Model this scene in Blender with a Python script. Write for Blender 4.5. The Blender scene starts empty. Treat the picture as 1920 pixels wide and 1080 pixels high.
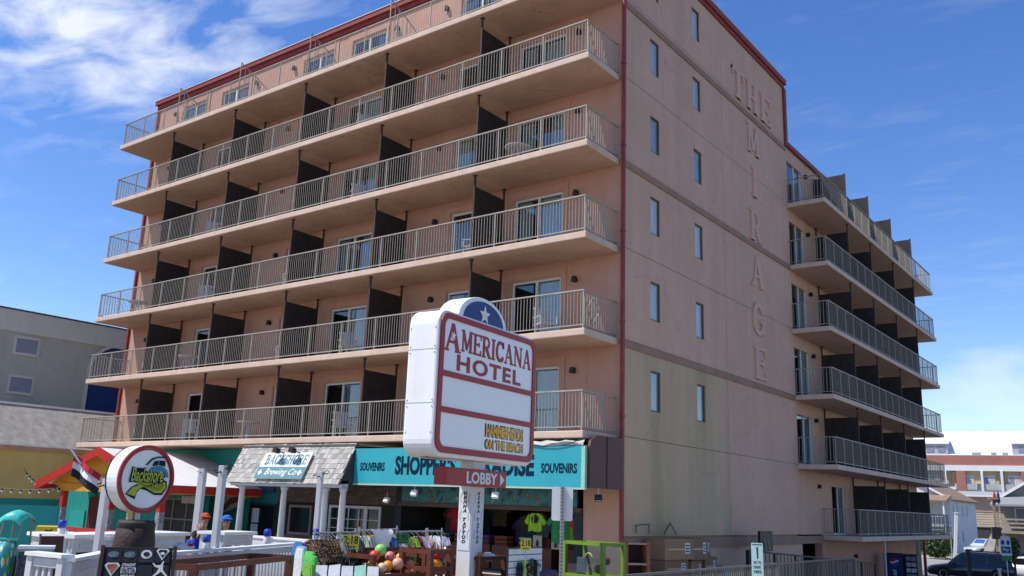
import bpy, math, random
from mathutils import Vector, Matrix
R = math.radians
random.seed(7)
sc = bpy.context.scene
col = sc.collection
# ---------------------------------------------------------------- camera
CX, CY, CZ = 12.683, -22.0184, 3.688
YAW, PITCH, ROLL, FPX = -0.6483, 0.2379, 0.0352, 1681.17
cam = bpy.data.cameras.new('camera'); camo = bpy.data.objects.new('camera', cam); col.objects.link(camo)
cam.sensor_width = 36; cam.lens = FPX * 36 / 1920; cam.clip_end = 4000; cam.clip_start = .1
fw = Vector((math.sin(YAW) * math.cos(PITCH), math.cos(YAW) * math.cos(PITCH), math.sin(PITCH)))
rt = Vector((math.cos(YAW), -math.sin(YAW), 0)); up = rt.cross(fw)
r2 = rt * math.cos(ROLL) + up * math.sin(ROLL); u2 = up * math.cos(ROLL) - rt * math.sin(ROLL)
camo.matrix_world = Matrix(((r2.x, u2.x, -fw.x, CX), (r2.y, u2.y, -fw.y, CY), (r2.z, u2.z, -fw.z, CZ), (0, 0, 0, 1)))
sc.camera = camo
# ---------------------------------------------------------------- sky and sun
SUN = Vector((-0.44, -0.50, 1.0)).normalized()           # direction to the sun
w = bpy.data.worlds.new('World'); sc.world = w; w.use_nodes = True
nt = w.node_tree; nt.nodes.clear()
def N(t, **k):
    n = nt.nodes.new(t)
    for a, b in k.items(): setattr(n, a, b)
    return n
def LK(a, b): nt.links.new(a, b)
def math_(op, a, b=None, c=None, clamp=False):
    n = N('ShaderNodeMath', operation=op, use_clamp=clamp)
    for i, v in enumerate((a, b, c)):
        if v is None: continue
        if isinstance(v, (int, float)): n.inputs[i].default_value = v
        else: LK(v, n.inputs[i])
    return n.outputs[0]
sky = N('ShaderNodeTexSky', sky_type='NISHITA', sun_disc=False)
sky.sun_elevation = math.asin(SUN.z); sky.sun_rotation = math.atan2(SUN.x, SUN.y)
sky.altitude = 0; sky.air_density = 1.0; sky.dust_density = .1; sky.ozone_density = 2.4
hs = N('ShaderNodeHueSaturation'); hs.inputs['Saturation'].default_value = 1.26; hs.inputs['Value'].default_value = 1.38; hs.inputs['Hue'].default_value = .514
LK(sky.outputs[0], hs.inputs['Color'])
tc = N('ShaderNodeTexCoord'); sp = N('ShaderNodeSeparateXYZ'); LK(tc.outputs['Generated'], sp.inputs[0])
zz = math_('MAXIMUM', sp.outputs[2], 0.03)
px = math_('DIVIDE', sp.outputs[0], zz); py = math_('DIVIDE', sp.outputs[1], zz)
cb = N('ShaderNodeCombineXYZ'); LK(px, cb.inputs[0]); LK(py, cb.inputs[1])
mp = N('ShaderNodeMapping'); LK(cb.outputs[0], mp.inputs[0])
mp.inputs['Rotation'].default_value = (0, 0, R(-38)); mp.inputs['Scale'].default_value = (1.0, 1.9, 1)
n1 = N('ShaderNodeTexNoise'); n1.inputs['Scale'].default_value = 3.4; n1.inputs['Detail'].default_value = 9; n1.inputs['Roughness'].default_value = .58
n1.inputs['Distortion'].default_value = .45; LK(mp.outputs[0], n1.inputs['Vector'])
n2 = N('ShaderNodeTexNoise'); n2.inputs['Scale'].default_value = .55; n2.inputs['Detail'].default_value = 3
mp2 = N('ShaderNodeMapping'); LK(cb.outputs[0], mp2.inputs[0]); mp2.inputs['Location'].default_value = (3.3, 1.7, 0); LK(mp2.outputs[0], n2.inputs['Vector'])
# a bank of cirrus above the hotel's left end
dx = math_('SUBTRACT', px, -1.83); dy = math_('SUBTRACT', py, .86)
dd = math_('ADD', math_('MULTIPLY', math_('MULTIPLY', dx, dx), 2.2), math_('MULTIPLY', math_('MULTIPLY', dy, dy), 3.0))
bank = math_('MULTIPLY', math_('EXPONENT', math_('MULTIPLY', dd, -1.2)), .27)
cov = math_('ADD', math_('MULTIPLY', math_('SUBTRACT', n2.outputs[0], .54), .40), bank)
f1 = math_('ADD', n1.outputs[0], cov)
rmp = N('ShaderNodeValToRGB'); LK(f1, rmp.inputs[0])
rmp.color_ramp.elements[0].position = .53; rmp.color_ramp.elements[1].position = .84
rmp.color_ramp.elements[0].color = (0, 0, 0, 1); rmp.color_ramp.elements[1].color = (1, 1, 1, 1)
# low cumulus near the horizon
sv = N('ShaderNodeMapping'); LK(tc.outputs['Generated'], sv.inputs[0]); sv.inputs['Scale'].default_value = (1, 1, 2.2); sv.inputs['Location'].default_value = (.12, .02, .0)
n3 = N('ShaderNodeTexNoise'); n3.inputs['Scale'].default_value = 7.5; n3.inputs['Detail'].default_value = 7; n3.inputs['Roughness'].default_value = .52; LK(sv.outputs[0], n3.inputs['Vector'])
low = N('ShaderNodeMapRange'); low.inputs['From Min'].default_value = .22; low.inputs['From Max'].default_value = .06; LK(sp.outputs[2], low.inputs['Value'])
f3 = math_('ADD', n3.outputs[0], math_('MULTIPLY', low.outputs[0], .16))
r3 = N('ShaderNodeMapRange'); r3.inputs['From Min'].default_value = .58; r3.inputs['From Max'].default_value = .86; LK(f3, r3.inputs['Value'])
c3 = math_('MULTIPLY', r3.outputs[0], math_('MINIMUM', math_('MULTIPLY', low.outputs[0], 2.2), .5))
wisp = math_('ADD', math_('MULTIPLY', bank, 2.8), .10)
fac = math_('MAXIMUM', math_('MULTIPLY', rmp.outputs[0], math_('MINIMUM', wisp, .9)), c3, clamp=True)
mx = N('ShaderNodeMix', data_type='RGBA'); LK(fac, mx.inputs[0]); LK(hs.outputs[0], mx.inputs[6]); mx.inputs[7].default_value = (7.6, 7.9, 8.5, 1)
bg = N('ShaderNodeBackground'); LK(mx.outputs[2], bg.inputs[0]); bg.inputs['Strength'].default_value = .105
ow = N('ShaderNodeOutputWorld'); LK(bg.outputs[0], ow.inputs[0])
sl = bpy.data.lights.new('sun', 'SUN'); sl.energy = 4.2; sl.angle = R(.55); sl.color = (1.0, .955, .88)
so = bpy.data.objects.new('sun', sl); col.objects.link(so); so.location = SUN * 80
so.rotation_euler = (-SUN).to_track_quat('-Z', 'Y').to_euler()
sc.view_settings.view_transform = 'Standard'; sc.view_settings.look = 'None'; sc.view_settings.gamma = 1
sc.view_settings.exposure = 0.35; sc.view_settings.use_curve_mapping = False
# ---------------------------------------------------------------- materials
MATS = {}
def mat(name, c, rough=.7, var=.1, vs=3.0, bump=.06, bs=60, metal=0, spec=.35, streak=0, grime=None, gscale=1.0, gamt=.5, emit=None, coat=0):
    """procedural: large soft colour drift, optional vertical run-off streaks and grime patches, fine relief"""
    if name in MATS: return MATS[name]
    m = bpy.data.materials.new(name); m.use_nodes = True; t = m.node_tree; b = t.nodes['Principled BSDF']
    def n(ty, **k):
        x = t.nodes.new(ty)
        for a, v in k.items(): setattr(x, a, v)
        return x
    b.inputs['Roughness'].default_value = rough; b.inputs['Metallic'].default_value = metal
    b.inputs['Specular IOR Level'].default_value = spec; b.inputs['Coat Weight'].default_value = coat
    co = n('ShaderNodeTexCoord')
    na = n('ShaderNodeTexNoise'); na.inputs['Scale'].default_value = vs; na.inputs['Detail'].default_value = 6; na.inputs['Roughness'].default_value = .6
    t.links.new(co.outputs['Object'], na.inputs['Vector'])
    mx = n('ShaderNodeMix', data_type='RGBA')
    mr = n('ShaderNodeMapRange'); mr.inputs['From Min'].default_value = .3; mr.inputs['From Max'].default_value = .7
    t.links.new(na.outputs[0], mr.inputs['Value']); t.links.new(mr.outputs[0], mx.inputs[0])
    mx.inputs[6].default_value = tuple(max(0, v * (1 - var)) for v in c) + (1,)
    mx.inputs[7].default_value = tuple(min(1, v * (1 + var)) for v in c) + (1,)
    out = mx.outputs[2]
    if streak:
        mp = n('ShaderNodeMapping'); mp.inputs['Scale'].default_value = (2.6, 2.6, .12); t.links.new(co.outputs['Object'], mp.inputs[0])
        ns = n('ShaderNodeTexNoise'); ns.inputs['Scale'].default_value = 1.6; ns.inputs['Detail'].default_value = 7; ns.inputs['Roughness'].default_value = .65; t.links.new(mp.outputs[0], ns.inputs['Vector'])
        rs = n('ShaderNodeMapRange'); rs.inputs['From Min'].default_value = .48; rs.inputs['From Max'].default_value = .78; rs.inputs['To Max'].default_value = streak; t.links.new(ns.outputs[0], rs.inputs['Value'])
        m2 = n('ShaderNodeMix', data_type='RGBA'); t.links.new(rs.outputs[0], m2.inputs[0]); t.links.new(out, m2.inputs[6]); m2.inputs[7].default_value = tuple(v * .42 for v in c) + (1,)
        out = m2.outputs[2]
    if grime:
        ng = n('ShaderNodeTexNoise'); ng.inputs['Scale'].default_value = gscale; ng.inputs['Detail'].default_value = 9; ng.inputs['Roughness'].default_value = .7; t.links.new(co.outputs['Object'], ng.inputs['Vector'])
        rg = n('ShaderNodeMapRange'); rg.inputs['From Min'].default_value = .5; rg.inputs['From Max'].default_value = .7; rg.inputs['To Max'].default_value = gamt; t.links.new(ng.outputs[0], rg.inputs['Value'])
        m3 = n('ShaderNodeMix', data_type='RGBA'); t.links.new(rg.outputs[0], m3.inputs[0]); t.links.new(out, m3.inputs[6]); m3.inputs[7].default_value = tuple(grime) + (1,)
        out = m3.outputs[2]
    t.links.new(out, b.inputs['Base Color'])
    if bump:
        nb = n('ShaderNodeTexNoise'); nb.inputs['Scale'].default_value = bs; nb.inputs['Detail'].default_value = 4; t.links.new(co.outputs['Object'], nb.inputs['Vector'])
        bp = n('ShaderNodeBump'); bp.inputs['Strength'].default_value = min(1, bump * 5); bp.inputs['Distance'].default_value = .012; t.links.new(nb.outputs[0], bp.inputs['Height']); t.links.new(bp.outputs[0], b.inputs['Normal'])
    if emit: b.inputs['Emission Color'].default_value = tuple(emit) + (1,); b.inputs['Emission Strength'].default_value = 1
    MATS[name] = m; return m
def stucco(name, c, fade, stain, stain_amt, stain_scale, crack=.5):
    """painted stucco: patchy fading, run-off stains, hairline cracks and float marks"""
    m = bpy.data.materials.new(name); m.use_nodes = True; t = m.node_tree; b = t.nodes['Principled BSDF']; b.inputs['Roughness'].default_value = .88; b.inputs['Specular IOR Level'].default_value = .25
    def n(ty, **k):
        x = t.nodes.new(ty)
        for a, v in k.items(): setattr(x, a, v)
        return x
    L = t.links.new; co = n('ShaderNodeTexCoord')
    def noise(sc_, det=6, rg=.6, mapsc=None, loc=(0, 0, 0)):
        mp = n('ShaderNodeMapping'); mp.inputs['Scale'].default_value = mapsc or (1, 1, 1); mp.inputs['Location'].default_value = loc; L(co.outputs['Object'], mp.inputs[0])
        q = n('ShaderNodeTexNoise'); q.inputs['Scale'].default_value = sc_; q.inputs['Detail'].default_value = det; q.inputs['Roughness'].default_value = rg; L(mp.outputs[0], q.inputs['Vector']); return q.outputs[0]
    def rng(v, a, b_, hi=1.0):
        r = n('ShaderNodeMapRange'); r.inputs['From Min'].default_value = a; r.inputs['From Max'].default_value = b_; r.inputs['To Max'].default_value = hi; L(v, r.inputs['Value']); return r.outputs[0]
    def mix(f, a, b_):
        q = n('ShaderNodeMix', data_type='RGBA'); L(f, q.inputs[0])
        for i, v in ((6, a), (7, b_)):
            if isinstance(v, tuple): q.inputs[i].default_value = v + (1,)
            else: L(v, q.inputs[i])
        return q.outputs[2]
    o = mix(rng(noise(.33, 8, .62), .35, .68), c, fade)
    o = mix(rng(noise(2.2, 7, .65, None, (5, 3, 1)), .45, .75, .45), o, tuple(v * .86 for v in c))
    o = mix(rng(noise(stain_scale, 7, .62, (1, 1, .07), (2, 9, 0)), .47, .68, stain_amt), o, stain)
    o = mix(rng(noise(3.2, 6, .6, (1, 1, .05), (7, 2, 4)), .60, .76, .45), o, tuple(v * .6 for v in c))
    vo = n('ShaderNodeTexVoronoi'); vo.feature = 'DISTANCE_TO_EDGE'; vo.inputs['Scale'].default_value = .42; mp = n('ShaderNodeMapping'); L(co.outputs['Object'], mp.inputs[0])
    nz = n('ShaderNodeTexNoise'); nz.inputs['Scale'].default_value = 3; nz.inputs['Detail'].default_value = 5; L(co.outputs['Object'], nz.inputs['Vector'])
    vm = n('ShaderNodeVectorMath', operation='MULTIPLY_ADD'); L(nz.outputs['Color'], vm.inputs[0]); vm.inputs[1].default_value = (.5, .5, .5); L(co.outputs['Object'], vm.inputs[2]); L(vm.outputs[0], vo.inputs['Vector'])
    ck = n('ShaderNodeMath', operation='MULTIPLY'); L(rng(vo.outputs[0], .008, .002), ck.inputs[0]); L(rng(noise(.5, 3, .5, None, (1, 4, 8)), .52, .6, crack), ck.inputs[1])
    o = mix(ck.outputs[0], o, tuple(v * .45 for v in c)); L(o, b.inputs['Base Color'])
    bp = n('ShaderNodeBump'); bp.inputs['Strength'].default_value = .55; bp.inputs['Distance'].default_value = .02; L(noise(9, 8, .7), bp.inputs['Height']); L(bp.outputs[0], b.inputs['Normal'])
    MATS[name] = m; return m
def glassmat(name, tint=(.75, .8, .8), base=.08, rough=.03, trans=1.0, body=(.1, .1, .1)):
    if name in MATS: return MATS[name]
    m = bpy.data.materials.new(name); m.use_nodes = True; t = m.node_tree; t.nodes.clear()
    o = t.nodes.new('ShaderNodeOutputMaterial'); tr = t.nodes.new('ShaderNodeBsdfTransparent'); tr.inputs[0].default_value = tint + (1,)
    df = t.nodes.new('ShaderNodeBsdfDiffuse'); nz = t.nodes.new('ShaderNodeTexNoise'); nz.inputs['Scale'].default_value = 2.5; nz.inputs['Detail'].default_value = 5
    mc = t.nodes.new('ShaderNodeMix'); mc.data_type = 'RGBA'; mc.inputs[6].default_value = tuple(v * .6 for v in body) + (1,); mc.inputs[7].default_value = tuple(min(1, v * 1.4) for v in body) + (1,)
    t.links.new(nz.outputs[0], mc.inputs[0]); t.links.new(mc.outputs[2], df.inputs[0])
    m0 = t.nodes.new('ShaderNodeMixShader'); m0.inputs[0].default_value = trans; t.links.new(df.outputs[0], m0.inputs[1]); t.links.new(tr.outputs[0], m0.inputs[2])
    gl = t.nodes.new('ShaderNodeBsdfGlossy'); gl.inputs['Roughness'].default_value = rough; gl.inputs[0].default_value = (1, 1, 1, 1)
    fr = t.nodes.new('ShaderNodeFresnel'); fr.inputs[0].default_value = 1.5
    ad = t.nodes.new('ShaderNodeMath'); ad.operation = 'ADD'; ad.use_clamp = True; ad.inputs[1].default_value = base; t.links.new(fr.outputs[0], ad.inputs[0])
    mx = t.nodes.new('ShaderNodeMixShader'); t.links.new(ad.outputs[0], mx.inputs[0]); t.links.new(m0.outputs[0], mx.inputs[1]); t.links.new(gl.outputs[0], mx.inputs[2])
    t.links.new(mx.outputs[0], o.inputs[0]); MATS[name] = m; return m
# ---------------------------------------------------------------- mesh builder
class MB:
    def __init__(s): s.v = []; s.f = []
    def add(s, vs, fs):
        k = len(s.v); s.v += [tuple(p) for p in vs]; s.f += [tuple(i + k for i in f) for f in fs]; return s
    def box(s, x0, x1, y0, y1, z0, z1):
        v = [(x0, y0, z0), (x1, y0, z0), (x1, y1, z0), (x0, y1, z0), (x0, y0, z1), (x1, y0, z1), (x1, y1, z1), (x0, y1, z1)]
        return s.add(v, [(0, 3, 2, 1), (4, 5, 6, 7), (0, 1, 5, 4), (1, 2, 6, 5), (2, 3, 7, 6), (3, 0, 4, 7)])
    def quad(s, a, b, c, d): return s.add([a, b, c, d], [(0, 1, 2, 3)])
    def bar(s, a, b, w, h=None, upv=(0, 0, 1)):
        """square-section bar from a to b"""
        a = Vector(a); b = Vector(b); h = h or w; d = (b - a).normalized(); u = Vector(upv)
        if abs(d.dot(u)) > .98: u = Vector((0, 1, 0))
        sx = d.cross(u).normalized() * w / 2; uu = sx.cross(d).normalized() * h / 2
        v = [p + i * sx + j * uu for p in (a, b) for i, j in ((-1, -1), (1, -1), (1, 1), (-1, 1))]
        return s.add(v, [(0, 1, 2, 3), (7, 6, 5, 4), (0, 4, 5, 1), (1, 5, 6, 2), (2, 6, 7, 3), (3, 7, 4, 0)])
    def tube(s, pts, r, n=8, caps=True):
        pts = [Vector(p) for p in pts]; rr = r if isinstance(r, (list, tuple)) else [r] * len(pts); v = []; f = []
        for i, p in enumerate(pts):
            d = (pts[min(i + 1, len(pts) - 1)] - pts[max(i - 1, 0)]).normalized(); u = Vector((0, 0, 1))
            if abs(d.dot(u)) > .95: u = Vector((0, 1, 0))
            a = d.cross(u).normalized(); b = a.cross(d)
            for k in range(n):
                t = 2 * math.pi * k / n; v.append(p + (a * math.cos(t) + b * math.sin(t)) * rr[i])
        for i in range(len(pts) - 1):
            for k in range(n): f.append((i * n + k, i * n + (k + 1) % n, (i + 1) * n + (k + 1) % n, (i + 1) * n + k))
        if caps: f.append(tuple(range(n - 1, -1, -1))); f.append(tuple((len(pts) - 1) * n + k for k in range(n)))
        return s.add(v, f)
    def lathe(s, prof, c=(0, 0, 0), n=20):
        """prof: (radius, z) pairs round the z axis at c"""
        v = []; f = []
        for r, z in prof:
            for k in range(n): t = 2 * math.pi * k / n; v.append((c[0] + r * math.cos(t), c[1] + r * math.sin(t), c[2] + z))
        for i in range(len(prof) - 1):
            for k in range(n): f.append((i * n + k, i * n + (k + 1) % n, (i + 1) * n + (k + 1) % n, (i + 1) * n + k))
        f.append(tuple(range(n - 1, -1, -1))); f.append(tuple((len(prof) - 1) * n + k for k in range(n)))
        return s.add(v, f)
    def prism(s, poly, y0, y1):
        """polygon given in (x, z), extruded along y; counter-clockwise seen from -y"""
        n = len(poly); v = [(x, y0, z) for x, z in poly] + [(x, y1, z) for x, z in poly]
        return s.add(v, [tuple(range(n)), tuple(range(2 * n - 1, n - 1, -1))] + [(i, i + n, (i + 1) % n + n, (i + 1) % n) for i in range(n)])
    def prismx(s, poly, x0, x1):
        """polygon given in (y, z), extruded along x"""
        n = len(poly); v = [(x0, y, z) for y, z in poly] + [(x1, y, z) for y, z in poly]
        return s.add(v, [tuple(range(n - 1, -1, -1)), tuple(range(n, 2 * n))] + [(i, (i + 1) % n, (i + 1) % n + n, i + n) for i in range(n)])
    def ball(s, c, r, n=10, m=7, sc_=(1, 1, 1)):
        v = []; f = []
        for i in range(1, m):
            a = math.pi * i / m
            for k in range(n): t = 2 * math.pi * k / n; v.append((c[0] + r * sc_[0] * math.sin(a) * math.cos(t), c[1] + r * sc_[1] * math.sin(a) * math.sin(t), c[2] + r * sc_[2] * math.cos(a)))
        v.append((c[0], c[1], c[2] + r * sc_[2])); v.append((c[0], c[1], c[2] - r * sc_[2])); T, B = len(v) - 2, len(v) - 1
        for i in range(m - 2):
            for k in range(n): f.append((i * n + k, (i + 1) * n + k, (i + 1) * n + (k + 1) % n, i * n + (k + 1) % n))
        for k in range(n): f.append((T, k, (k + 1) % n)); f.append((B, (m - 2) * n + (k + 1) % n, (m - 2) * n + k))
        return s.add(v, f)
    def loft(s, rings, cap=True):
        n = len(rings[0]); v = [p for r in rings for p in r]; f = []
        for i in range(len(rings) - 1):
            for k in range(n): f.append((i * n + k, i * n + (k + 1) % n, (i + 1) * n + (k + 1) % n, (i + 1) * n + k))
        if cap: f.append(tuple(range(n - 1, -1, -1))); f.append(tuple((len(rings) - 1) * n + k for k in range(n)))
        return s.add(v, f)
    def mesh(s, name, m, smooth=False):
        me = bpy.data.meshes.new(name); me.from_pydata(s.v, [], s.f); me.materials.append(m)
        if smooth: me.shade_smooth()
        me.update(); return me
    def build(s, name, m, parent=None, loc=(0, 0, 0), smooth=False, bevel=0, kind=None, label=None):
        o = link(name, s.mesh(name, m, smooth), parent, loc)
        if bevel:
            b = o.modifiers.new('bevel', 'BEVEL'); b.width = bevel; b.segments = 2; b.limit_method = 'ANGLE'
        if kind: o['kind'] = kind
        if label: o['label'] = label
        return o
def link(name, me, parent=None, loc=(0, 0, 0), rot=None):
    o = bpy.data.objects.new(name, me); col.objects.link(o); o.location = loc
    if rot: o.rotation_euler = rot
    if parent: o.parent = parent
    return o
def thing(name, label, cat, loc=(0, 0, 0), rz=0, group=None):
    o = link(name, None, None, loc, (0, 0, R(rz))); o.empty_display_size = .2
    return tag(o, label, cat, group)
def tag(o, label, cat, group=None):
    o['label'] = label; o['category'] = cat
    if group: o['group'] = group
    return o
def struct(o): o['kind'] = 'structure'; return o
def ray_at(x, y, D):
    """world point seen at photo pixel x, y, D metres away on plan"""
    d = fw + r2 * (x - 960) / FPX - u2 * (y - 540) / FPX; h = math.hypot(d.x, d.y)
    return Vector((CX, CY, CZ)) + d * (D / h)
# ---------------------------------------------------------------- lettering
def text_mesh(s, W, H, depth=.01, bold=0.0, shear=0.0, extra=1.0):
    """built-in font fitted to W x H, standing in the xz plane facing -y, lower left at 0,0,0"""
    cu = bpy.data.curves.new('t', 'FONT'); cu.body = s; cu.size = 1; cu.extrude = .01; cu.offset = bold; cu.shear = shear; cu.space_character = extra; cu.resolution_u = 3
    o = bpy.data.objects.new('t', cu); col.objects.link(o); dg = bpy.context.evaluated_depsgraph_get()
    me = bpy.data.meshes.new_from_object(o.evaluated_get(dg)); bpy.data.objects.remove(o); bpy.data.curves.remove(cu)
    xs = [v.co.x for v in me.vertices]; ys = [v.co.y for v in me.vertices]
    x0, x1, y0, y1 = min(xs), max(xs), min(ys), max(ys)
    for v in me.vertices:
        x, y, z = v.co; v.co = ((x - x0) / (x1 - x0) * W, -(z + .01) / .02 * depth, (y - y0) / (y1 - y0) * H)
    me.update(); return me
def text(s, W, H, m, parent, loc, depth=.008, bold=0.0, shear=0.0, name='lettering', rot=None, extra=1.0):
    me = text_mesh(s, W, H, depth, bold, shear, extra); me.materials.clear(); me.materials.append(m); me.name = name
    return link(name, me, parent, loc, rot)
def arc(cx, cy, rx, ry, a0, a1, n=10): return [(cx + rx * math.cos(R(a0 + (a1 - a0) * i / n)), cy + ry * math.sin(R(a0 + (a1 - a0) * i / n))) for i in range(n + 1)]
TK, TN = .21, .1
def glyph(c):
    """slab-serif capitals: width and list of (polyline, thickness)"""
    sf = lambda x, y, h=.17: ([(x - h, y), (x + h, y)], .075)
    lo, hi = .0375, .9625
    if c == 'T': return .86, [([(.43, 0), (.43, 1)], TK), ([(0, .95), (.86, .95)], .1), ([(.04, .72), (.04, 1)], .08), ([(.82, .72), (.82, 1)], .08), sf(.43, lo, .22)]
    if c == 'H': return .92, [([(.2, 0), (.2, 1)], TK), ([(.72, 0), (.72, 1)], TK), ([(.2, .5), (.72, .5)], .11), sf(.2, lo), sf(.2, hi), sf(.72, lo), sf(.72, hi)]
    if c == 'E': return .82, [([(.2, 0), (.2, 1)], TK), ([(.02, .95), (.78, .95)], .1), ([(.02, .05), (.78, .05)], .1), ([(.2, .51), (.6, .51)], .1), ([(.76, .74), (.76, 1)], .08), ([(.76, 0), (.76, .26)], .08), ([(.6, .4), (.6, .62)], .07)]
    if c == 'M': return 1.06, [([(.16, 0), (.16, 1)], .12), ([(.88, 0), (.88, 1)], TK), ([(.18, 1), (.53, .12)], .19), ([(.53, .12), (.86, 1)], .12), sf(.16, lo, .15), sf(.88, lo), sf(.14, hi, .14), sf(.9, hi, .16)]
    if c == 'I': return .42, [([(.21, 0), (.21, 1)], TK), sf(.21, lo, .2), sf(.21, hi, .2)]
    if c == 'R': return .9, [([(.2, 0), (.2, 1)], TK), ([(.2, .95)] + arc(.46, .72, .24, .23, 90, -90) + [(.2, .49)], .12), ([(.42, .49), (.76, .02)], .19), sf(.2, lo), sf(.16, hi, .16), sf(.78, lo, .12)]
    if c == 'A': return .96, [([(.46, 1), (.15, 0)], .1), ([(.46, 1), (.8, 0)], TK), ([(.26, .34), (.68, .34)], .09), sf(.14, lo, .14), sf(.8, lo, .16)]
    if c == 'N': return .96, [([(.17, 0), (.17, 1)], .1), ([(.8, 0), (.8, 1)], .1), ([(.17, .98), (.8, .04)], .2), sf(.17, lo, .15), sf(.13, hi, .13), sf(.8, hi, .15)]
    if c == 'C': return .86, [(arc(.46, .5, .36, .45, 42, 318, 16), .17), ([(.76, .66), (.76, .98)], .08)]
    if c == 'G': return .92, [(arc(.46, .5, .36, .45, 42, 330, 16), .17), ([(.76, .68), (.76, .98)], .08), ([(.77, .05), (.77, .42)], .17), ([(.55, .42), (.9, .42)], .075)]
    if c == 'O': return .92, [(arc(.46, .5, .37, .45, 0, 360, 20), .17)]
    if c == 'B': return .86, [([(.2, 0), (.2, 1)], TK), ([(.2, .95)] + arc(.44, .74, .22, .21, 90, -90) + [(.2, .53)], .1), ([(.2, .53)] + arc(.46, .29, .26, .24, 90, -90) + [(.2, .05)], .11), sf(.16, hi, .14), sf(.16, lo, .14)]
    if c == 'K': return .92, [([(.2, 0), (.2, 1)], TK), ([(.22, .42), (.74, .98)], .1), ([(.4, .58), (.76, .02)], .19), sf(.2, lo), sf(.2, hi), sf(.74, hi, .14), sf(.78, lo, .13)]
    if c == 'S': return .74, [(arc(.37, .73, .24, .22, 30, 270, 12) + arc(.37, .27, .26, .22, 90, -150, 12), .14), ([(.62, .72), (.62, .98)], .07), ([(.1, .02), (.1, .28)], .07)]
    return .4, []
def serif_mesh(c, W, H, depth, m, name):
    gw, st = glyph(c); b = MB(); k = 0
    for pl, th in st:
        for i in range(len(pl) - 1):
            (xa, za), (xb, zb) = pl[i], pl[i + 1]; dx, dz = xb - xa, zb - za; L = math.hypot(dx, dz)
            if L < 1e-6: continue
            ex, ez = dx / L, dz / L; e = .3 * th if len(pl) > 2 else 0; nx, nz = -ez * th / 2, ex * th / 2
            q = [(xa - ex * e + nx, za - ez * e + nz), (xa - ex * e - nx, za - ez * e - nz), (xb + ex * e - nx, zb + ez * e - nz), (xb + ex * e + nx, zb + ez * e + nz)]
            q = [(x / gw * W, min(max(z, -.01), 1.01) * H) for x, z in q]; dpt = depth + k * .0006; k += 1
            b.prism(q, -dpt, 0)
    return b.mesh(name, m)
# ---------------------------------------------------------------- palette
PINK = stucco('salmon_stucco', (.49, .264, .192), (.55, .315, .235), (.41, .23, .17), .35, 1.2, .2)
PINKS = stucco('salmon_stucco_side', (.57, .356, .256), (.635, .41, .302), (.46, .305, .215), .5, .8, .3)
OLIVE = stucco('stained_tan_stucco', (.50, .372, .232), (.55, .385, .265), (.335, .285, .145), .9, .5, .4)
LETM = stucco('letter_stucco', (.62, .395, .305), (.66, .425, .335), (.56, .36, .275), .3, 1.0, 0)
BAND = mat('brown_band_paint', (.31, .19, .13), .8, .12, 2, .06, 60, streak=.3)
SOFF = stucco('soffit_paint', (.47, .30, .212), (.53, .345, .248), (.32, .215, .155), .5, .6, .6)  # slab underside toned darker than its edge, shade put into the colour
FLOORM = mat('balcony_floor', (.33, .28, .225), .8, .15, 1.2, .1, 40)
SLABM = mat('balcony_concrete_paint', (.62, .46, .355), .8, .08, 1.4, .08, 40, streak=.2, grime=(.46, .31, .215), gscale=2.6, gamt=.45)
RED = mat('dark_red_trim', (.24, .035, .028), .55, .15, 3, .03, 60, grime=(.33, .1, .07), gscale=6, gamt=.4)
CAPM = mat('pale_metal_cap', (.62, .6, .57), .45, .1, 4, 0)
RAIL = mat('cream_railing_paint', (.36, .328, .275), .5, .16, 5, .03, 80, grime=(.3, .17, .1), gscale=9, gamt=.4)
RAILD = mat('grey_weathered_railing', (.30, .275, .235), .55, .2, 5, .03, 80, grime=(.2, .12, .08), gscale=9, gamt=.5)
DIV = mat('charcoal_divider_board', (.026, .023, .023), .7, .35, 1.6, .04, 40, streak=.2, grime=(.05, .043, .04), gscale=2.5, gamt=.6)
POSTM = mat('rusty_brown_post', (.055, .03, .022), .7, .3, 6, .06, 50, grime=(.13, .05, .025), gscale=12, gamt=.5)
FRAME = mat('white_vinyl_frame', (.62, .63, .62), .45, .06, 4, 0)
BRZ = mat('bronze_window_frame', (.10, .085, .065), .5, .15, 6, 0, metal=.3)
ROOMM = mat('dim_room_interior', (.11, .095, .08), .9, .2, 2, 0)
CURT = mat('pale_curtain', (.62, .66, .64), .9, .1, 3, .05, 40)
CURT2 = mat('olive_curtain', (.36, .38, .25), .9, .12, 3, .05, 40)
BLUEC = mat('light_blue_curtain', (.42, .48, .54), .9, .1, 3, .05, 40)
LAMPM = mat('black_wall_lamp', (.018, .016, .015), .5, .2, 9, 0)
GLASS = glassmat('door_glass', (.72, .78, .78), .07)
WGLASS = glassmat('window_glass', (.55, .62, .64), .06, .05, .2, (.42, .48, .49))
ROOFM = mat('gravel_roof', (.3, .29, .27), .95, .2, 5, .3, 30)
G = 1.8        # boardwalk level
ST = .2        # street level
LV = {'A': 19.42, 'B': 16.67, 'C': 13.93, 'D': 11.19, 'E': 8.44, 'F': 5.68, 'G': 2.94}
ORD = {'A': 'top', 'B': 'second', 'C': 'third', 'D': 'fourth', 'E': 'fifth', 'F': 'lowest'}
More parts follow.
